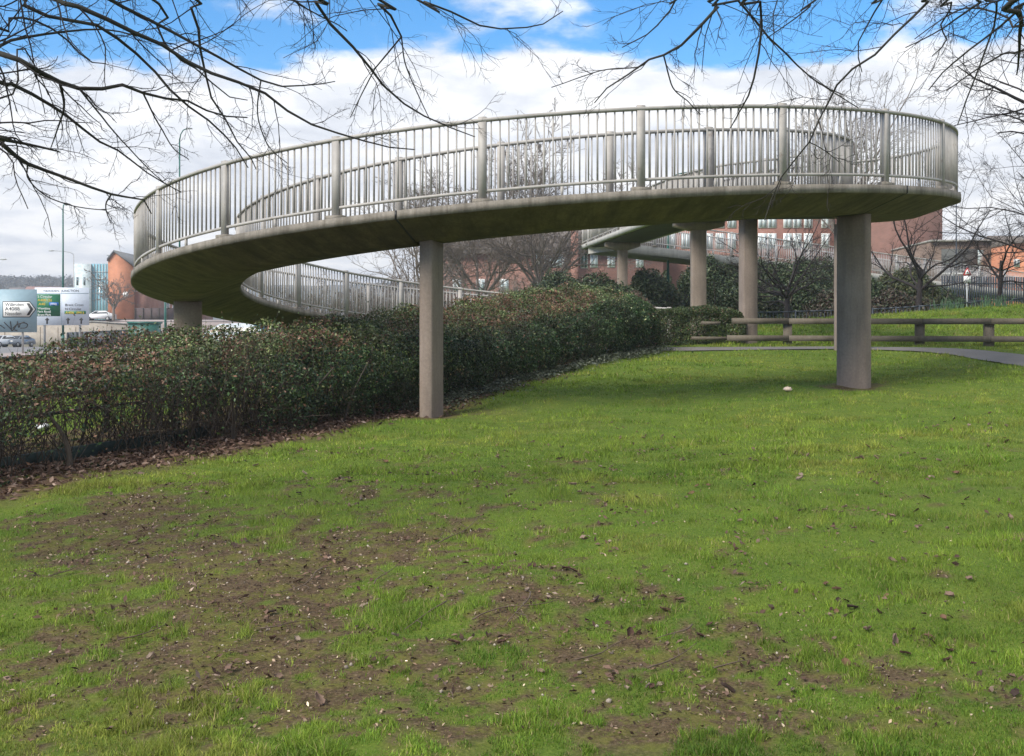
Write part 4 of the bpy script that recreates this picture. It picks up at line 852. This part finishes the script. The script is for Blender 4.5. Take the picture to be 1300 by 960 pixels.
for st in gr: mb.tube(spline([at(x,y,Y1-.056) for x,y in st],5),.028,5)
mb.build('graffiti',M['black'],bd)
for x in (-18,28):
    p=at(x,422,Y1); mb=MB(); mb.cyl((p[0],Y1+.09,-1.0),(p[0],Y1+.09,at(0,369,Y1)[2]),.06); mb.build('post',M['steel'],s1)
Y2=84.0; s2=thing('direction_sign',(at(80,0,Y2)[0],Y2,-.7),'large white lane sign with a dark green panel and three black arrows headed NEASDEN JUNCTION','road sign')
mb=MB(); panel(mb,Y2,44.5,365.2,113.3,413,0,.06); bd=mb.build('board',M['swhite'],s2)
mb=MB(); panel(mb,Y2,46,373.5,77,401.5,-.065,.01); mb.build('green_panel',M['sgreen'],bd)
mb=MB(); panel(mb,Y2,44.8,372.3,113,372.9,-.063,.006); panel(mb,Y2,78.6,373,79.0,412.8,-.063,.006); mb.build('rule',M['sgrey'],bd)
mb=MB(); panel(mb,Y2,63,384,75,388,-.078,.006); mb.build('blue_patch',M['sblue'],bd)
mb=MB(); panel(mb,Y2,82.5,395,109.5,398.8,-.07,.008); mb.build('green_patch',M['sgreen'],bd)
W_,K_,Yl_=M['white'],M['black'],M['yellow']
for s_,x,y,sz,mm,sx in (('NEASDEN  JUNCTION',55.5,370.6,.24,K_,1.35),('S Circular',48.3,378,.26,W_,1.25),('A406 (S)',48.3,382.6,.27,Yl_,1.35),('A40',49.5,387.6,.26,Yl_,1.4),('(M40)',64.2,387.3,.22,W_,1.1),('Wembley',48.3,393,.24,W_,1.2),('Park Royal',48.3,397,.24,W_,1.15),('Brent Park',48.3,401,.24,W_,1.15),('Brent Cross',83,388.6,.26,K_,1.3),('N Circular',83,393.8,.26,K_,1.3),('A406  (M1)',83.5,398.4,.25,Yl_,1.45)):
    p=at(x,y,Y2); put_text(s_,sz,(p[0],Y2-.087,p[2]),mm,bd,sx=sx*.86)
for x in (60.2,86.8,103.6):
    a=at(x,0,Y2)[0]; z=lambda y: at(0,y,Y2)[2]; w=.055; mb=MB()
    mb.prism([(a-w,z(411.3)),(a+w,z(411.3)),(a+w,z(407)),(a+.16,z(406.2)),(a,z(403.3)),(a-.16,z(406.2)),(a-w,z(407))],1,Y2-.075,Y2-.063); mb.build('arrow',K_,bd)
for x in (56,101):
    p=at(x,0,Y2)[0]; mb=MB(); mb.cyl((p,Y2+.1,-1.0),(p,Y2+.1,at(0,366,Y2)[2]),.085); mb.build('post',M['steel'],s2)
# warning sign
Y3=50.0; p=at(1228,0,Y3); e=thing('warning_sign',(p[0],Y3,.8),'red edged triangular warning sign with a plate below on a thin grey pole','road sign')
mb=MB(); mb.cyl((p[0],Y3+.03,.4),(p[0],Y3+.03,at(0,339,Y3)[2]),.035); mb.build('pole',M['steel'],e)
def tri(k,dy,m,name,par):
    c=at(1228,346,Y3); w=.20*k; mb=MB(); mb.prism([(c[0]-w,c[2]-.13*k),(c[0]+w,c[2]-.13*k),(c[0],c[2]+.26*k)],1,Y3-dy-.006,Y3-dy); return mb.build(name,m,par)
t_=tri(1,0,M['red'],'triangle_plate',e); tri(.62,.008,M['white'],'white_triangle',t_); tri(.22,.016,M['black'],'symbol',t_)
mb=MB(); panel(mb,Y3,1223.5,351,1232.5,359.5,0,.01); mb.build('supplementary_plate',M['white'],e)
# green cabinet, hoarding
p=np.array(gb(192,96)); a=at(166,414.5,96); b_=at(219,409,96); e=thing('street_cabinet',(p[0],96,.4),'long teal green cabinet with a flat lid just above the hedge top','cabinet')
mb=MB(); mb.box2((a[0],95.4,-.5),(b_[0]-1.2,96.6,a[2]+.25)); mb.build('body',M['teal'],e); mb=MB(); mb.box2((a[0]-.08,95.3,a[2]+.25),(b_[0]-1.1,96.7,b_[2]+.02)); mb.build('lid',M['teal'],e)
e=thing('hoarding',(at(130,0,112)[0],112,-.5),'dark blue grey boarded hoarding in front of the beige retaining wall','hoarding')
mb=MB(); a=at(85.5,422,112); b_=at(168,418.5,112); c=at(168,440,112); mb.prism([(a[0],-.8),(b_[0],-.8),(b_[0],b_[2]),(a[0],a[2])],1,112,112.08); mb.build('panel',M['darksteel'],e)
for u in np.linspace(0,1,8):
    x=a[0]+(b_[0]-a[0])*u; mb=MB(); mb.box2((x-.05,111.9,-.8),(x+.05,111.998,a[2]+(b_[2]-a[2])*u-.03)); mb.build('batten',M['darksteel'],e)

# ------------------------------------------------------------------ roads, cars, left background
def sheet(name,m,pts,z,kind='structure'):
    mb=MB(); mb.add([(x,y,zz_) for (x,y),zz_ in zip(pts,z)],[np.array([list(range(len(pts)))])]); o=mb.build(name,m); o['kind']=kind; return o
def strip(name,m,pl,pr,dz,n=60):
    pl=np.array(pl,float); pr=np.array(pr,float); t=np.linspace(0,1,n); a=np.column_stack([np.interp(t,np.linspace(0,1,len(pl)),pl[:,j]) for j in (0,1)]); b_=np.column_stack([np.interp(t,np.linspace(0,1,len(pr)),pr[:,j]) for j in (0,1)])
    rows=[a+(b_-a)*u for u in np.linspace(0,1,10)]; V=np.array([np.column_stack([r_,tz0(r_[:,0],r_[:,1])+dz+.05]) for r_ in rows]); ii=np.arange(V.shape[0]*n).reshape(V.shape[0],n)
    mb=MB(); mb.add(V.reshape(-1,3),[np.stack([ii[:-1,:-1],ii[1:,:-1],ii[1:,1:],ii[:-1,1:]],-1).reshape(-1,4)]); return struct(mb.build(name,m,smooth=True))
strip('road',M['road'],[(-90,52),(-72,146)],[(-27,52),(-40,146)],.02)
strip('pavement',M['pave'],[(-27,52),(-44,128)],[(-17,48),(-30,128)],.12)
# retaining wall with plateau behind
rw=thing('retaining_wall',(-53,147,-.5),'beige concrete retaining wall with upright joints behind the cars','wall')
a=at(40,412,147); b_=at(118,404,147); mb=MB(); x0=-72; mb.prism([(x0,-1.2),(at(182,0,147)[0],-1.2),(at(182,0,147)[0],2.4),(at(118,0,147)[0],2.9),(x0,2.3)],1,147,147.6); mb.build('wall_face',M['wallcon'],rw)
mb=MB()
for x in np.arange(x0+1,at(182,0,147)[0],2.4): mb.box2((x-.03,146.97,-.8),(x+.03,146.998,2.2))
mb.build('joints',M['soffit'],rw,kind=None)
mb=MB(); mb.prism([(x0,2.3),(at(118,0,147)[0],2.9),(at(182,0,147)[0],2.4),(at(182,0,147)[0],2.55),(at(118,0,147)[0],3.05),(x0,2.45)],1,146.9,147.7); mb.build('coping',M['lightcon'],rw)
mb=MB(); mb.prism([(147.6,-1),(147.6,2.55),(153,3.3),(260,4.5),(260,-1)],0,-64,-30); struct(mb.build('embankment',M['pave']))
mb=MB(); mb.add([(-56,150.5,3.02),(-30,150.5,3.02),(-30,157,3.42),(-56,157,3.42)],[np.array([[0,1,2,3]])]); struct(mb.build('side_road',M['road']))
mb=MB(); mb.add([(-54.5,157.3,3.44),(-49.5,157.3,3.44),(-49.5,160,3.5),(-54.5,160,3.5)],[np.array([[0,1,2,3]])]); struct(mb.build('verge',flat('verge_grass',(.09,.14,.02),.9,0,.2,2)))
# cars
def car(p,rz,c,label,name='parked_car',Ls=4.2):
    p=np.array(p,float); e=thing(name,p,label,'car'); e.rotation_euler=(0,0,rz)
    pr=np.array([(-2.1,.35),(-2.12,.62),(-2.0,.86),(-1.15,.95),(-.45,1.38),(.9,1.43),(1.6,1.08),(2.02,.98),(2.1,.55),(2.05,.32)]); pr[:,0]*=Ls/4.2
    def hw(z): return .86-.22*np.clip((z-.9)/.5,0,1)
    mb=MB(); n=len(pr); v=[]
    for s in (-1,1):
        for x,z in pr: v.append((x,s*hw(z),z))
    f=[np.array([[i,(i+1)%n,n+(i+1)%n,n+i][::-1] for i in range(n)]),np.array([list(range(n))]),np.array([list(range(n,2*n))[::-1]])]
    mb.add(np.array(v)+p,f); body=mb.build('body',paint('car_paint',c),e)
    mb=MB()
    for s in (-1,1):
        q_=[(-.95,.98),(-.42,1.33),(.85,1.37),(1.42,1.06)]; mb.add(np.array([(x,s*(hw(z)+.006),z) for x,z in q_])+p,[np.array([[0,1,2,3] if s<0 else [3,2,1,0]])])
    mb.build('side_window',M['carglass'],e)
    for (xa,za),(xb,zb),nm in (((-1.1,.985),(-.5,1.36),'windscreen'),((.97,1.40),(1.52,1.12),'rear_window')):
        mb=MB(); mb.add(np.array([(xa+(-.012 if nm=='windscreen' else .012),-hw(za)+.08,za+.012),(xa+(-.012 if nm=='windscreen' else .012),hw(za)-.08,za+.012),(xb+(-.012 if nm=='windscreen' else .012),hw(zb)-.06,zb+.012),(xb+(-.012 if nm=='windscreen' else .012),-hw(zb)+.06,zb+.012)])+p,[np.array([[3,2,1,0]])]); mb.build(nm,M['carglass'],e)
    for x in (-1.3,1.3):
        for s in (-1,1):
            mb=MB(); mb.cyl(p+np.array([x,s*.68,.31]),p+np.array([x,s*.88,.31]),.31,16); w=mb.build('wheel',M['tyre'],e); mb=MB(); mb.cyl(p+np.array([x,s*.87,.31]),p+np.array([x,s*.89,.31]),.19,12); mb.build('rim',M['steel'],w)
    for s in (-1,1):
        mb=MB(); mb.box(p+np.array([-2.07,s*.62,.70]),(.09,.34,.15)); mb.build('headlight',M['white'],e)
    mb=MB(); mb.box(p+np.array([-2.13,0,.55]),(.04,.5,.11)); mb.build('number_plate',M['white'],e)
    return e
zc=lambda x,y: float(tz0(x,y))+.08
c_=at(23.5,0,132); car((c_[0],132,zc(c_[0],132)),rad(78),(.16,.19,.23),'dark grey car facing the camera below the arrow sign board','oncoming_car')
c_=at(2,0,130); car((c_[0],130,zc(c_[0],130)),rad(75),(.62,.66,.70),'silver car facing the camera at the left edge below the sign','oncoming_car')
c_=at(125,0,150); car((c_[0]-.5,151.8,3.12),rad(5),(.70,.71,.72),'white car parked side on beyond the retaining wall by the bare tree')
c_=at(298,0,50); car((c_[0],50,-.80+.30),rad(-8),(.55,.60,.64),'pale car whose roof shows over the hedge behind the left column')
# buildings
def windows(root,Y,xs,ys,w,h,m='glass',frame='white',dy=0):
    for x in xs:
        for y in ys:
            a=at(x-w/2,y+h/2,Y); b_=at(x+w/2,y-h/2,Y); t=.08
            mb=MB(); mb.box2((a[0]-t,Y+dy-.05,a[2]-t),(b_[0]+t,Y+dy-.002,b_[2]+t)); f=mb.build('window',M[frame],root)
            mb=MB(); nx_=2; xm=(a[0]+b_[0])/2; g=.04
            mb.box2((a[0],Y+dy-.065,a[2]),(xm-g,Y+dy-.052,b_[2])); mb.box2((xm+g,Y+dy-.065,a[2]),(b_[0],Y+dy-.052,b_[2])); mb.build('pane',M[m],f)
Yh=160.0; bx=thing('brick_house',(at(152,0,Yh)[0],Yh,3.5),'orange brick house end with a steep gable and slate roof at the far left','house')
g_=[(137,405),(167.5,405),(167.5,337),(145,320),(137,330)]; gp_=[(at(x,y,Yh)[0],at(x,y,Yh)[2]) for x,y in g_]
mb=MB(); mb.prism(gp_,1,Yh,Yh+9); mb.build('wall',M['orangebrick'],bx)
e_=at(167.5,337,Yh); pk=at(145,320,Yh)
mb=MB(); mb.prism([(e_[0]+.25,e_[2]-.15),(e_[0]+.25,e_[2]+.12),(pk[0],pk[2]+.28),(pk[0],pk[2]+.02)],1,Yh-.25,Yh+9.2); mb.prism([(pk[0],pk[2]+.02),(pk[0],pk[2]+.28),(at(136.3,0,Yh)[0],at(0,329.5,Yh)[2]+.15),(at(136.3,0,Yh)[0],at(0,330.5,Yh)[2]-.1)],1,Yh-.25,Yh+9.2); mb.build('roof',M['slate'],bx)
b2=at(192,0,Yh+2); mb=MB(); mb.box2((e_[0]+.02,Yh+1.0,2.5),(b2[0],Yh+9,e_[2]-.25)); mb.build('wing_wall',M['redbrick'],bx)
mb=MB(); mb.prism([(Yh+.6,e_[2]-.25),(Yh+9.4,e_[2]-.25),(Yh+5,e_[2]+2.3)],0,e_[0]+.3,b2[0]+.3); mb.build('wing_roof',M['slate'],bx)
windows(bx,Yh+1.0,[174],[366],6,7)
mb=MB(); mb.cyl((at(160.5,0,Yh)[0],Yh-.35,at(0,374,Yh)[2]),(at(160.5,0,Yh)[0],Yh-.30,at(0,374,Yh)[2]),.42,20); mb.build('satellite_dish',M['white'],bx)
Yf=185.0; bx=thing('apartment_block',(at(205,0,Yf)[0],Yf,4),'low red brick flats with blue and white balconies beside the gable house','building')
mb=MB(); mb.box2((at(176,0,Yf)[0],Yf,3),(at(252,0,Yf)[0],Yf+9,at(0,362,Yf)[2])); mb.build('wall',M['redbrick'],bx)
mb=MB(); mb.prism([(Yf-.5,at(0,362,Yf)[2]),(Yf+9.5,at(0,362,Yf)[2]),(Yf+4.5,at(0,350,Yf)[2])],0,at(175,0,Yf)[0],at(253,0,Yf)[0]); mb.build('roof',M['slate'],bx)
windows(bx,Yf,[184,196,204,212,222,234],[370,388],5,7)
for x,mm in ((186,'sblue'),(200,'white'),(210,'white'),(228,'sblue')):
    mb=MB(); a=at(x-4.5,381,Yf); b_=at(x+4.5,375.5,Yf); mb.box2((a[0],Yf-1.2,a[2]),(b_[0],Yf-1.1,b_[2])); mb.box2((a[0],Yf-1.1,a[2]),(b_[0],Yf-.003,a[2]+.12)); mb.build('balcony',M[mm],bx)
e=thing('board_fence',(at(195,0,152)[0],158,3.4),'dark brown boarded fence in front of the red brick flats','fence')
a=at(172,404,158.5); b_=at(222,391,158.5); mb=MB(); mb.box2((a[0],158.4,3.0),(b_[0],158.5,b_[2])); mb.build('boards',flat('dark_boards',(.06,.04,.04),.8,0,.2,3),e)
for u in np.linspace(0,1,6): mb=MB(); x=a[0]+(b_[0]-a[0])*u; mb.box2((x-.06,158.3,3.0),(x+.06,158.398,b_[2]-.02)); mb.build('post',M['brownstem'],e)
Yg=230.0; bx=thing('glass_building',(at(115,0,Yg)[0],Yg,3),'pale blue glass office building behind the lane sign','building')
def gbox(x0,x1,yt,dy,m,nm): mb=MB(); mb.box2((at(x0,0,Yg)[0],Yg+dy,0),(at(x1,0,Yg)[0],Yg+dy+14,at(0,yt,Yg)[2])); return mb.build(nm,M[m],bx)
gbox(94.5,113.5,335,0,'paleglass','stair_tower'); gbox(113.6,140,334.5,1,'blueglass','glazed_wing'); gbox(124,146,322,6,'paleglass','upper_storey')
mb=MB(); mb.box2((at(123,0,Yg)[0],Yg+5.5,at(0,322,Yg)[2]),(at(147,0,Yg)[0],Yg+21,at(0,320.8,Yg)[2])); mb.build('roof_slab',M['steel'],bx)
mb=MB(); mb.box2((at(128,0,Yg)[0],Yg+8,at(0,320.8,Yg)[2]),(at(134,0,Yg)[0],Yg+12,at(0,318.6,Yg)[2])); mb.build('roof_plant',M['darksteel'],bx)
mb=MB()
for x in np.linspace(113.8,139.5,8): mb.box2((at(x,0,Yg)[0]-.06,Yg+.9,0),(at(x,0,Yg)[0]+.06,Yg+.998,at(0,335,Yg)[2]))
for y in (345,354,363,372): mb.box2((at(113.8,0,Yg)[0],Yg+.88,at(0,y,Yg)[2]-.06),(at(140,0,Yg)[0],Yg+.898,at(0,y,Yg)[2]+.06))
mb.build('mullions',M['steel'],bx)
for x in (98,107): mb=MB(); mb.box2((at(x-1,0,Yg)[0],Yg-.05,at(0,362,Yg)[2]),(at(x+1.4,0,Yg)[0],Yg-.004,at(0,352,Yg)[2])); mb.build('window',M['glass'],bx)
# brick blocks beyond the bridge
Yr=100.0; bx=thing('brick_building',(at(1030,0,Yr)[0],Yr,.2),'long red brick building with white framed windows behind the bridge columns','building')
mb=MB(); mb.box2((at(822,0,Yr)[0],Yr,-1),(at(1063,0,Yr)[0],Yr+14,at(0,262,Yr)[2])); mb.build('wall',M['redbrick'],bx)
mb=MB(); mb.box2((at(1063,0,Yr)[0]+.02,Yr-3,-1),(at(1180,0,Yr)[0],Yr+16,at(0,250,Yr)[2])); mb.build('end_wall',M['darkbrick'],bx)
mb=MB(); mb.box2((at(820,0,Yr)[0],Yr-.3,at(0,262,Yr)[2]),(at(1063,0,Yr)[0],Yr+14.3,at(0,259.5,Yr)[2])); mb.box2((at(1062,0,Yr)[0],Yr-3.3,at(0,250,Yr)[2]),(at(1181,0,Yr)[0],Yr+16.3,at(0,247.8,Yr)[2])); mb.build('parapet',M['lightcon'],bx)
windows(bx,Yr,[835,852,870,884,899,914,929,968,980,1000,1012,1026,1048],[280,306],9,17,'paleglass')
Yq=88.0; bx=thing('brick_building',(at(1240,0,Yq)[0],Yq,.2),'low flat roofed brown brick building with grey cladding right of the red block','building')
mb=MB(); mb.box2((at(1181,0,Yq)[0],Yq,-1),(at(1287,0,Yq)[0],Yq+12,at(0,307,Yq)[2])); mb.build('wall',M['brownbrick'],bx)
mb=MB(); mb.box2((at(1180,0,Yq)[0],Yq-.3,at(0,307,Yq)[2]),(at(1288,0,Yq)[0],Yq+12.3,at(0,304.8,Yq)[2])); mb.build('parapet',M['lightcon'],bx)
mb=MB(); panel(mb,Yq,1195,316,1240,346,-.004,.06); mb.build('cladding_panel',M['cladding'],bx)
mb=MB(); panel(mb,Yq,1241,317.5,1248,336,-.004,.06); mb.build('window',M['paleglass'],bx)
mb=MB(); panel(mb,Yq,1268,338,1282,346,-.004,.06); mb.build('window',M['glass'],bx)
mb=MB(); panel(mb,Yq,1196,346.5,1262,348.5,-.004,.09); mb.build('ledge',M['white'],bx)
Yo=84.0; bx=thing('brick_house',(at(1305,0,Yo)[0],Yo,.2),'bright orange brick house at the right edge of the picture','house')
mb=MB(); mb.box2((at(1287.5,0,Yo)[0],Yo,-1),(at(1345,0,Yo)[0],Yo+9,at(0,309,Yo)[2])); mb.build('wall',M['orangebrick'],bx)
mb=MB(); mb.prism([(Yo-.4,at(0,309,Yo)[2]),(Yo+9.4,at(0,309,Yo)[2]),(Yo+4.5,at(0,292,Yo)[2])],0,at(1286.5,0,Yo)[0],at(1346,0,Yo)[0]); mb.build('roof',M['tile'],bx)
windows(bx,Yo,[1290.5,1306],[334],4.5,7)
Yt=95.0; bx=thing('terraced_house',(at(660,0,Yt)[0],Yt,-.2),'red brick terrace with broad tiled roof and tall red chimney behind the bare trees','house')
mb=MB(); mb.box2((at(560,0,Yt)[0],Yt,-1),(at(842,0,Yt)[0],Yt+9,at(0,322,Yt)[2])); mb.build('wall',M['darkbrick'],bx)
mb=MB(); mb.prism([(Yt-.6,at(0,321.5,Yt)[2]),(Yt+9.6,at(0,321.5,Yt)[2]),(Yt+4.5,at(0,278,Yt)[2]+.3)],0,at(558,0,Yt)[0],at(844,0,Yt)[0]); rf=mb.build('roof',M['tile'],bx)
mb=MB(); mb.box2((at(724.5,0,Yt)[0],Yt-.9,-.5),(at(733.5,0,Yt)[0],Yt-.05,at(0,283,Yt)[2])); mb.build('chimney',M['redbrick'],bx)
windows(bx,Yt,[684,696,706,714,754,776,812],[331],7.5,15,'paleglass'); windows(bx,Yt,[741.5],[331],7,17,'teal')
windows(bx,Yt,[580,610,640,684,706,754],[362],9,13,'paleglass')
# ------------------------------------------------------------------ hills
hx=np.linspace(-700,300,90); mb=MB()
for (Yd,h0,amp,seed) in ((760,36,8,2),(980,50,10,7)):
    prof=h0+amp*(fbm(hx*.006+seed,hx*0,4,seed)-.5)*2; prof=prof*sst(250,-60,hx)+5
    rows=[]
    for k,u in enumerate(np.linspace(0,1,9)): rows.append(np.column_stack([hx,np.full_like(hx,Yd-260+300*u),-1+(prof+1)*np.sin(u*math.pi/2)**1.3+(fbm(hx*.03,hx*0+k,2,seed)-.5)*3*u]))
    V=np.array(rows); ii=np.arange(V.shape[0]*len(hx)).reshape(V.shape[0],len(hx)); mb.add(V.reshape(-1,3),[np.stack([ii[:-1,:-1],ii[:-1,1:],ii[1:,1:],ii[1:,:-1]],-1).reshape(-1,4)])
struct(mb.build('hills',flat('wooded_hill',(.075,.085,.085),.95,0,.35,.03),smooth=True))
rng=R(300); n_=900; X=rng.uniform(-470,-180,n_); Yw=rng.uniform(680,800,n_); pr=36+8*(fbm(X*.006+2,X*0,4,2)-.5)*2+5; u=np.clip((Yw-500)/300,0,1); zb=-1+(pr+1)*np.sin(u*math.pi/2)**1.3
bl=[(x,y,z+3,rng.uniform(3,6),4,rng.uniform(3,7)) for x,y,z in zip(X,Yw,zb)]
mb=MB(); cloud(mb,rng,bl,.35,2.0,[(.05,.06,.06),(.075,.075,.07),(.10,.085,.075)],[.4,.4,.2],.2); o=mb.build('far_wood',M['leaf'],col=True); tag(o,'dark bluish wooded hillside on the far left skyline','wood'); o['kind']='stuff'
for k in range(11):
    x=[6,18,30,42,50,60,68,76,88,24,55][k]; Yk=[560,600,590,570,610,580,600,570,590,540,550][k]; y=[376,372,379,371,375,379,371,378,374,384,383][k]
    p=at(x,y,Yk); mb=MB(); w=rng.uniform(3.5,6); bx=thing('hillside_house',(p[0],Yk,p[2]-8),'tiny red roofed house on the far wooded hillside','house','houses on the far hillside')
    mb.box2((p[0]-w,Yk,p[2]-14),(p[0]+w,Yk+8,p[2])); mb.build('wall',M[['redbrick','lightcon','brownbrick'][k%3]],bx); mb=MB(); mb.prism([(Yk-.4,p[2]),(Yk+8.4,p[2]),(Yk+4,p[2]+3.2)],0,p[0]-w-.3,p[0]+w+.3); mb.build('roof',flat('far_roof',[(.25,.12,.09),(.15,.12,.11),(.30,.16,.12)][k%3]),bx)
# the air
mb=MB(); mb.box2((-1200,-60,-9),(1200,1300,70)); hz_=mb.build('haze',None); hz_['kind']='stuff'
m=bpy.data.materials.new('haze_air'); m.use_nodes=True; nt=m.node_tree; nt.nodes.remove(nt.nodes['Principled BSDF']); pv=nt.nodes.new('ShaderNodeVolumePrincipled'); pv.inputs['Density'].default_value=.0006; pv.inputs['Color'].default_value=(.86,.90,.95,1); pv.inputs['Anisotropy'].default_value=.2
nt.links.new(pv.outputs[0],nt.nodes['Material Output'].inputs['Volume']); hz_.data.materials.append(m)
# clumps of leaves
rng=R(55)
for k,(x,Yd,lab) in enumerate(((1197,36.3,'clump of narrow upright leaves just left of the warning sign pole'),(1215,36.3,'small clump of narrow leaves just below the warning sign'),(1250,36.2,'larger clump of narrow upright leaves between the sign and the slender tree'),(1268,36.1,'clump of narrow upright leaves at the foot of the slender tree'))):
    p=at(x,0,Yd); p[2]=tz0(p[0],Yd); n_=40; e=thing('leaf_clump',p,lab,'plant'); mb=MB(); B=p+np.column_stack([rng.normal(0,.14,n_),rng.normal(0,.1,n_),np.full(n_,-.03)])
    straws(mb,rng,B,rng.normal(0,.22,(n_,3))+UP,rng.uniform(.25,.5,n_),np.full(n_,.012),(.10,.19,.10),4,.1); mb.build('leaves',M['leaf'],e,col=True)
# ------------------------------------------------------------------ world, sun, camera
SE,SAZ=rad(40),None
sd=norm(np.array([-.72,-.58,0.0])); sun_dir=np.array([sd[0]*math.cos(SE),sd[1]*math.cos(SE),math.sin(SE)])
w=bpy.data.worlds.new('World'); bpy.context.scene.world=w; w.use_nodes=True; nt=w.node_tree; bg=nt.nodes['Background']
sky=nd(nt,'ShaderNodeTexSky'); sky.sky_type='NISHITA'; sky.sun_disc=False; sky.sun_elevation=SE; sky.sun_rotation=math.atan2(sd[0],sd[1]); sky.air_density=1.0; sky.dust_density=.3; sky.ozone_density=2.5
def mth(op,a,b=None,c=None,clamp=False):
    n=nt.nodes.new('ShaderNodeMath'); n.operation=op; n.use_clamp=clamp
    for s,v in zip(n.inputs,(a,b,c)):
        if v is None: continue
        if isinstance(v,bpy.types.NodeSocket): nt.links.new(v,s)
        else: s.default_value=v
    return n.outputs[0]
tc=nt.nodes.new('ShaderNodeTexCoord'); sp_=nt.nodes.new('ShaderNodeSeparateXYZ'); nt.links.new(tc.outputs['Generated'],sp_.inputs[0])
x_,y_,z_=sp_.outputs; zc_=mth('ADD',mth('MAXIMUM',z_,0.0),.16)
cb=nt.nodes.new('ShaderNodeCombineXYZ'); nt.links.new(mth('DIVIDE',x_,zc_),cb.inputs[0]); nt.links.new(mth('DIVIDE',y_,zc_),cb.inputs[1]); cb.inputs[2].default_value=3.7
n1=noise(nt,1.5,9,.56,cb.outputs[0]); n2=noise(nt,3.2,8,.6,cb.outputs[0])
mr=nt.nodes.new('ShaderNodeMapRange'); mr.inputs[1].default_value=.185; mr.inputs[2].default_value=.262; mr.inputs[3].default_value=.38; mr.inputs[4].default_value=-.075; nt.links.new(z_,mr.inputs[0])
hi=nt.nodes.new('ShaderNodeMapRange'); hi.inputs[1].default_value=.33; hi.inputs[2].default_value=.6; hi.inputs[3].default_value=0; hi.inputs[4].default_value=.16; nt.links.new(z_,hi.inputs[0])
azb=mth('MULTIPLY',x_,.16)
cov=mth('ADD',mth('ADD',mth('ADD',n1,mr.outputs[0]),azb),hi.outputs[0])
mk=nt.nodes.new('ShaderNodeMapRange'); mk.interpolation_type='SMOOTHSTEP'; mk.inputs[1].default_value=.475; mk.inputs[2].default_value=.575; nt.links.new(cov,mk.inputs[0])
shade=ramp(nt,n2,[(.34,(4.1,4.35,4.85)),(.46,(5.0,5.2,5.6)),(.57,(6.1,6.15,6.3)),(.65,(6.6,6.6,6.6))])
hs=nt.nodes.new('ShaderNodeHueSaturation'); hs.inputs['Saturation'].default_value=1.42; hs.inputs['Value'].default_value=1.15; nt.links.new(sky.outputs[0],hs.inputs['Color'])
lo=nt.nodes.new('ShaderNodeMapRange'); lo.inputs[1].default_value=.02; lo.inputs[2].default_value=.17; lo.inputs[3].default_value=.86; lo.inputs[4].default_value=1.0; nt.links.new(z_,lo.inputs[0])
cl=nt.nodes.new('ShaderNodeVectorMath'); cl.operation='SCALE'; nt.links.new(shade,cl.inputs[0]); nt.links.new(lo.outputs[0],cl.inputs['Scale'])
nt.links.new(mixc(nt,mk.outputs[0],hs.outputs[0],cl.outputs[0]),bg.inputs['Color']); bg.inputs['Strength'].default_value=.1
sl=bpy.data.lights.new('sun','SUN'); sl.energy=2.7; sl.angle=rad(25); sl.color=(1,.93,.82); so=bpy.data.objects.new('sun',sl); C.objects.link(so); so.location=(-20,-20,30)
so.rotation_euler=Vector(-sun_dir).to_track_quat('-Z','Y').to_euler()
cam=bpy.data.cameras.new('camera'); co=bpy.data.objects.new('camera',cam); C.objects.link(co); co.location=(0,0,0); co.rotation_euler=(rad(90),0,0)
cam.sensor_fit='HORIZONTAL'; cam.sensor_width=36; cam.lens=36*F/1300; cam.shift_y=-(480-HY)/1300; cam.clip_end=5000; cam.clip_start=.05
sc=bpy.context.scene; sc.camera=co; sc.view_settings.view_transform='Standard'; sc.view_settings.look='None'; sc.view_settings.exposure=.93; sc.view_settings.gamma=1
sc.cycles.max_bounces=6; sc.cycles.transparent_max_bounces=4
for o in bpy.data.objects:
    if '_o' in o: del o['_o']
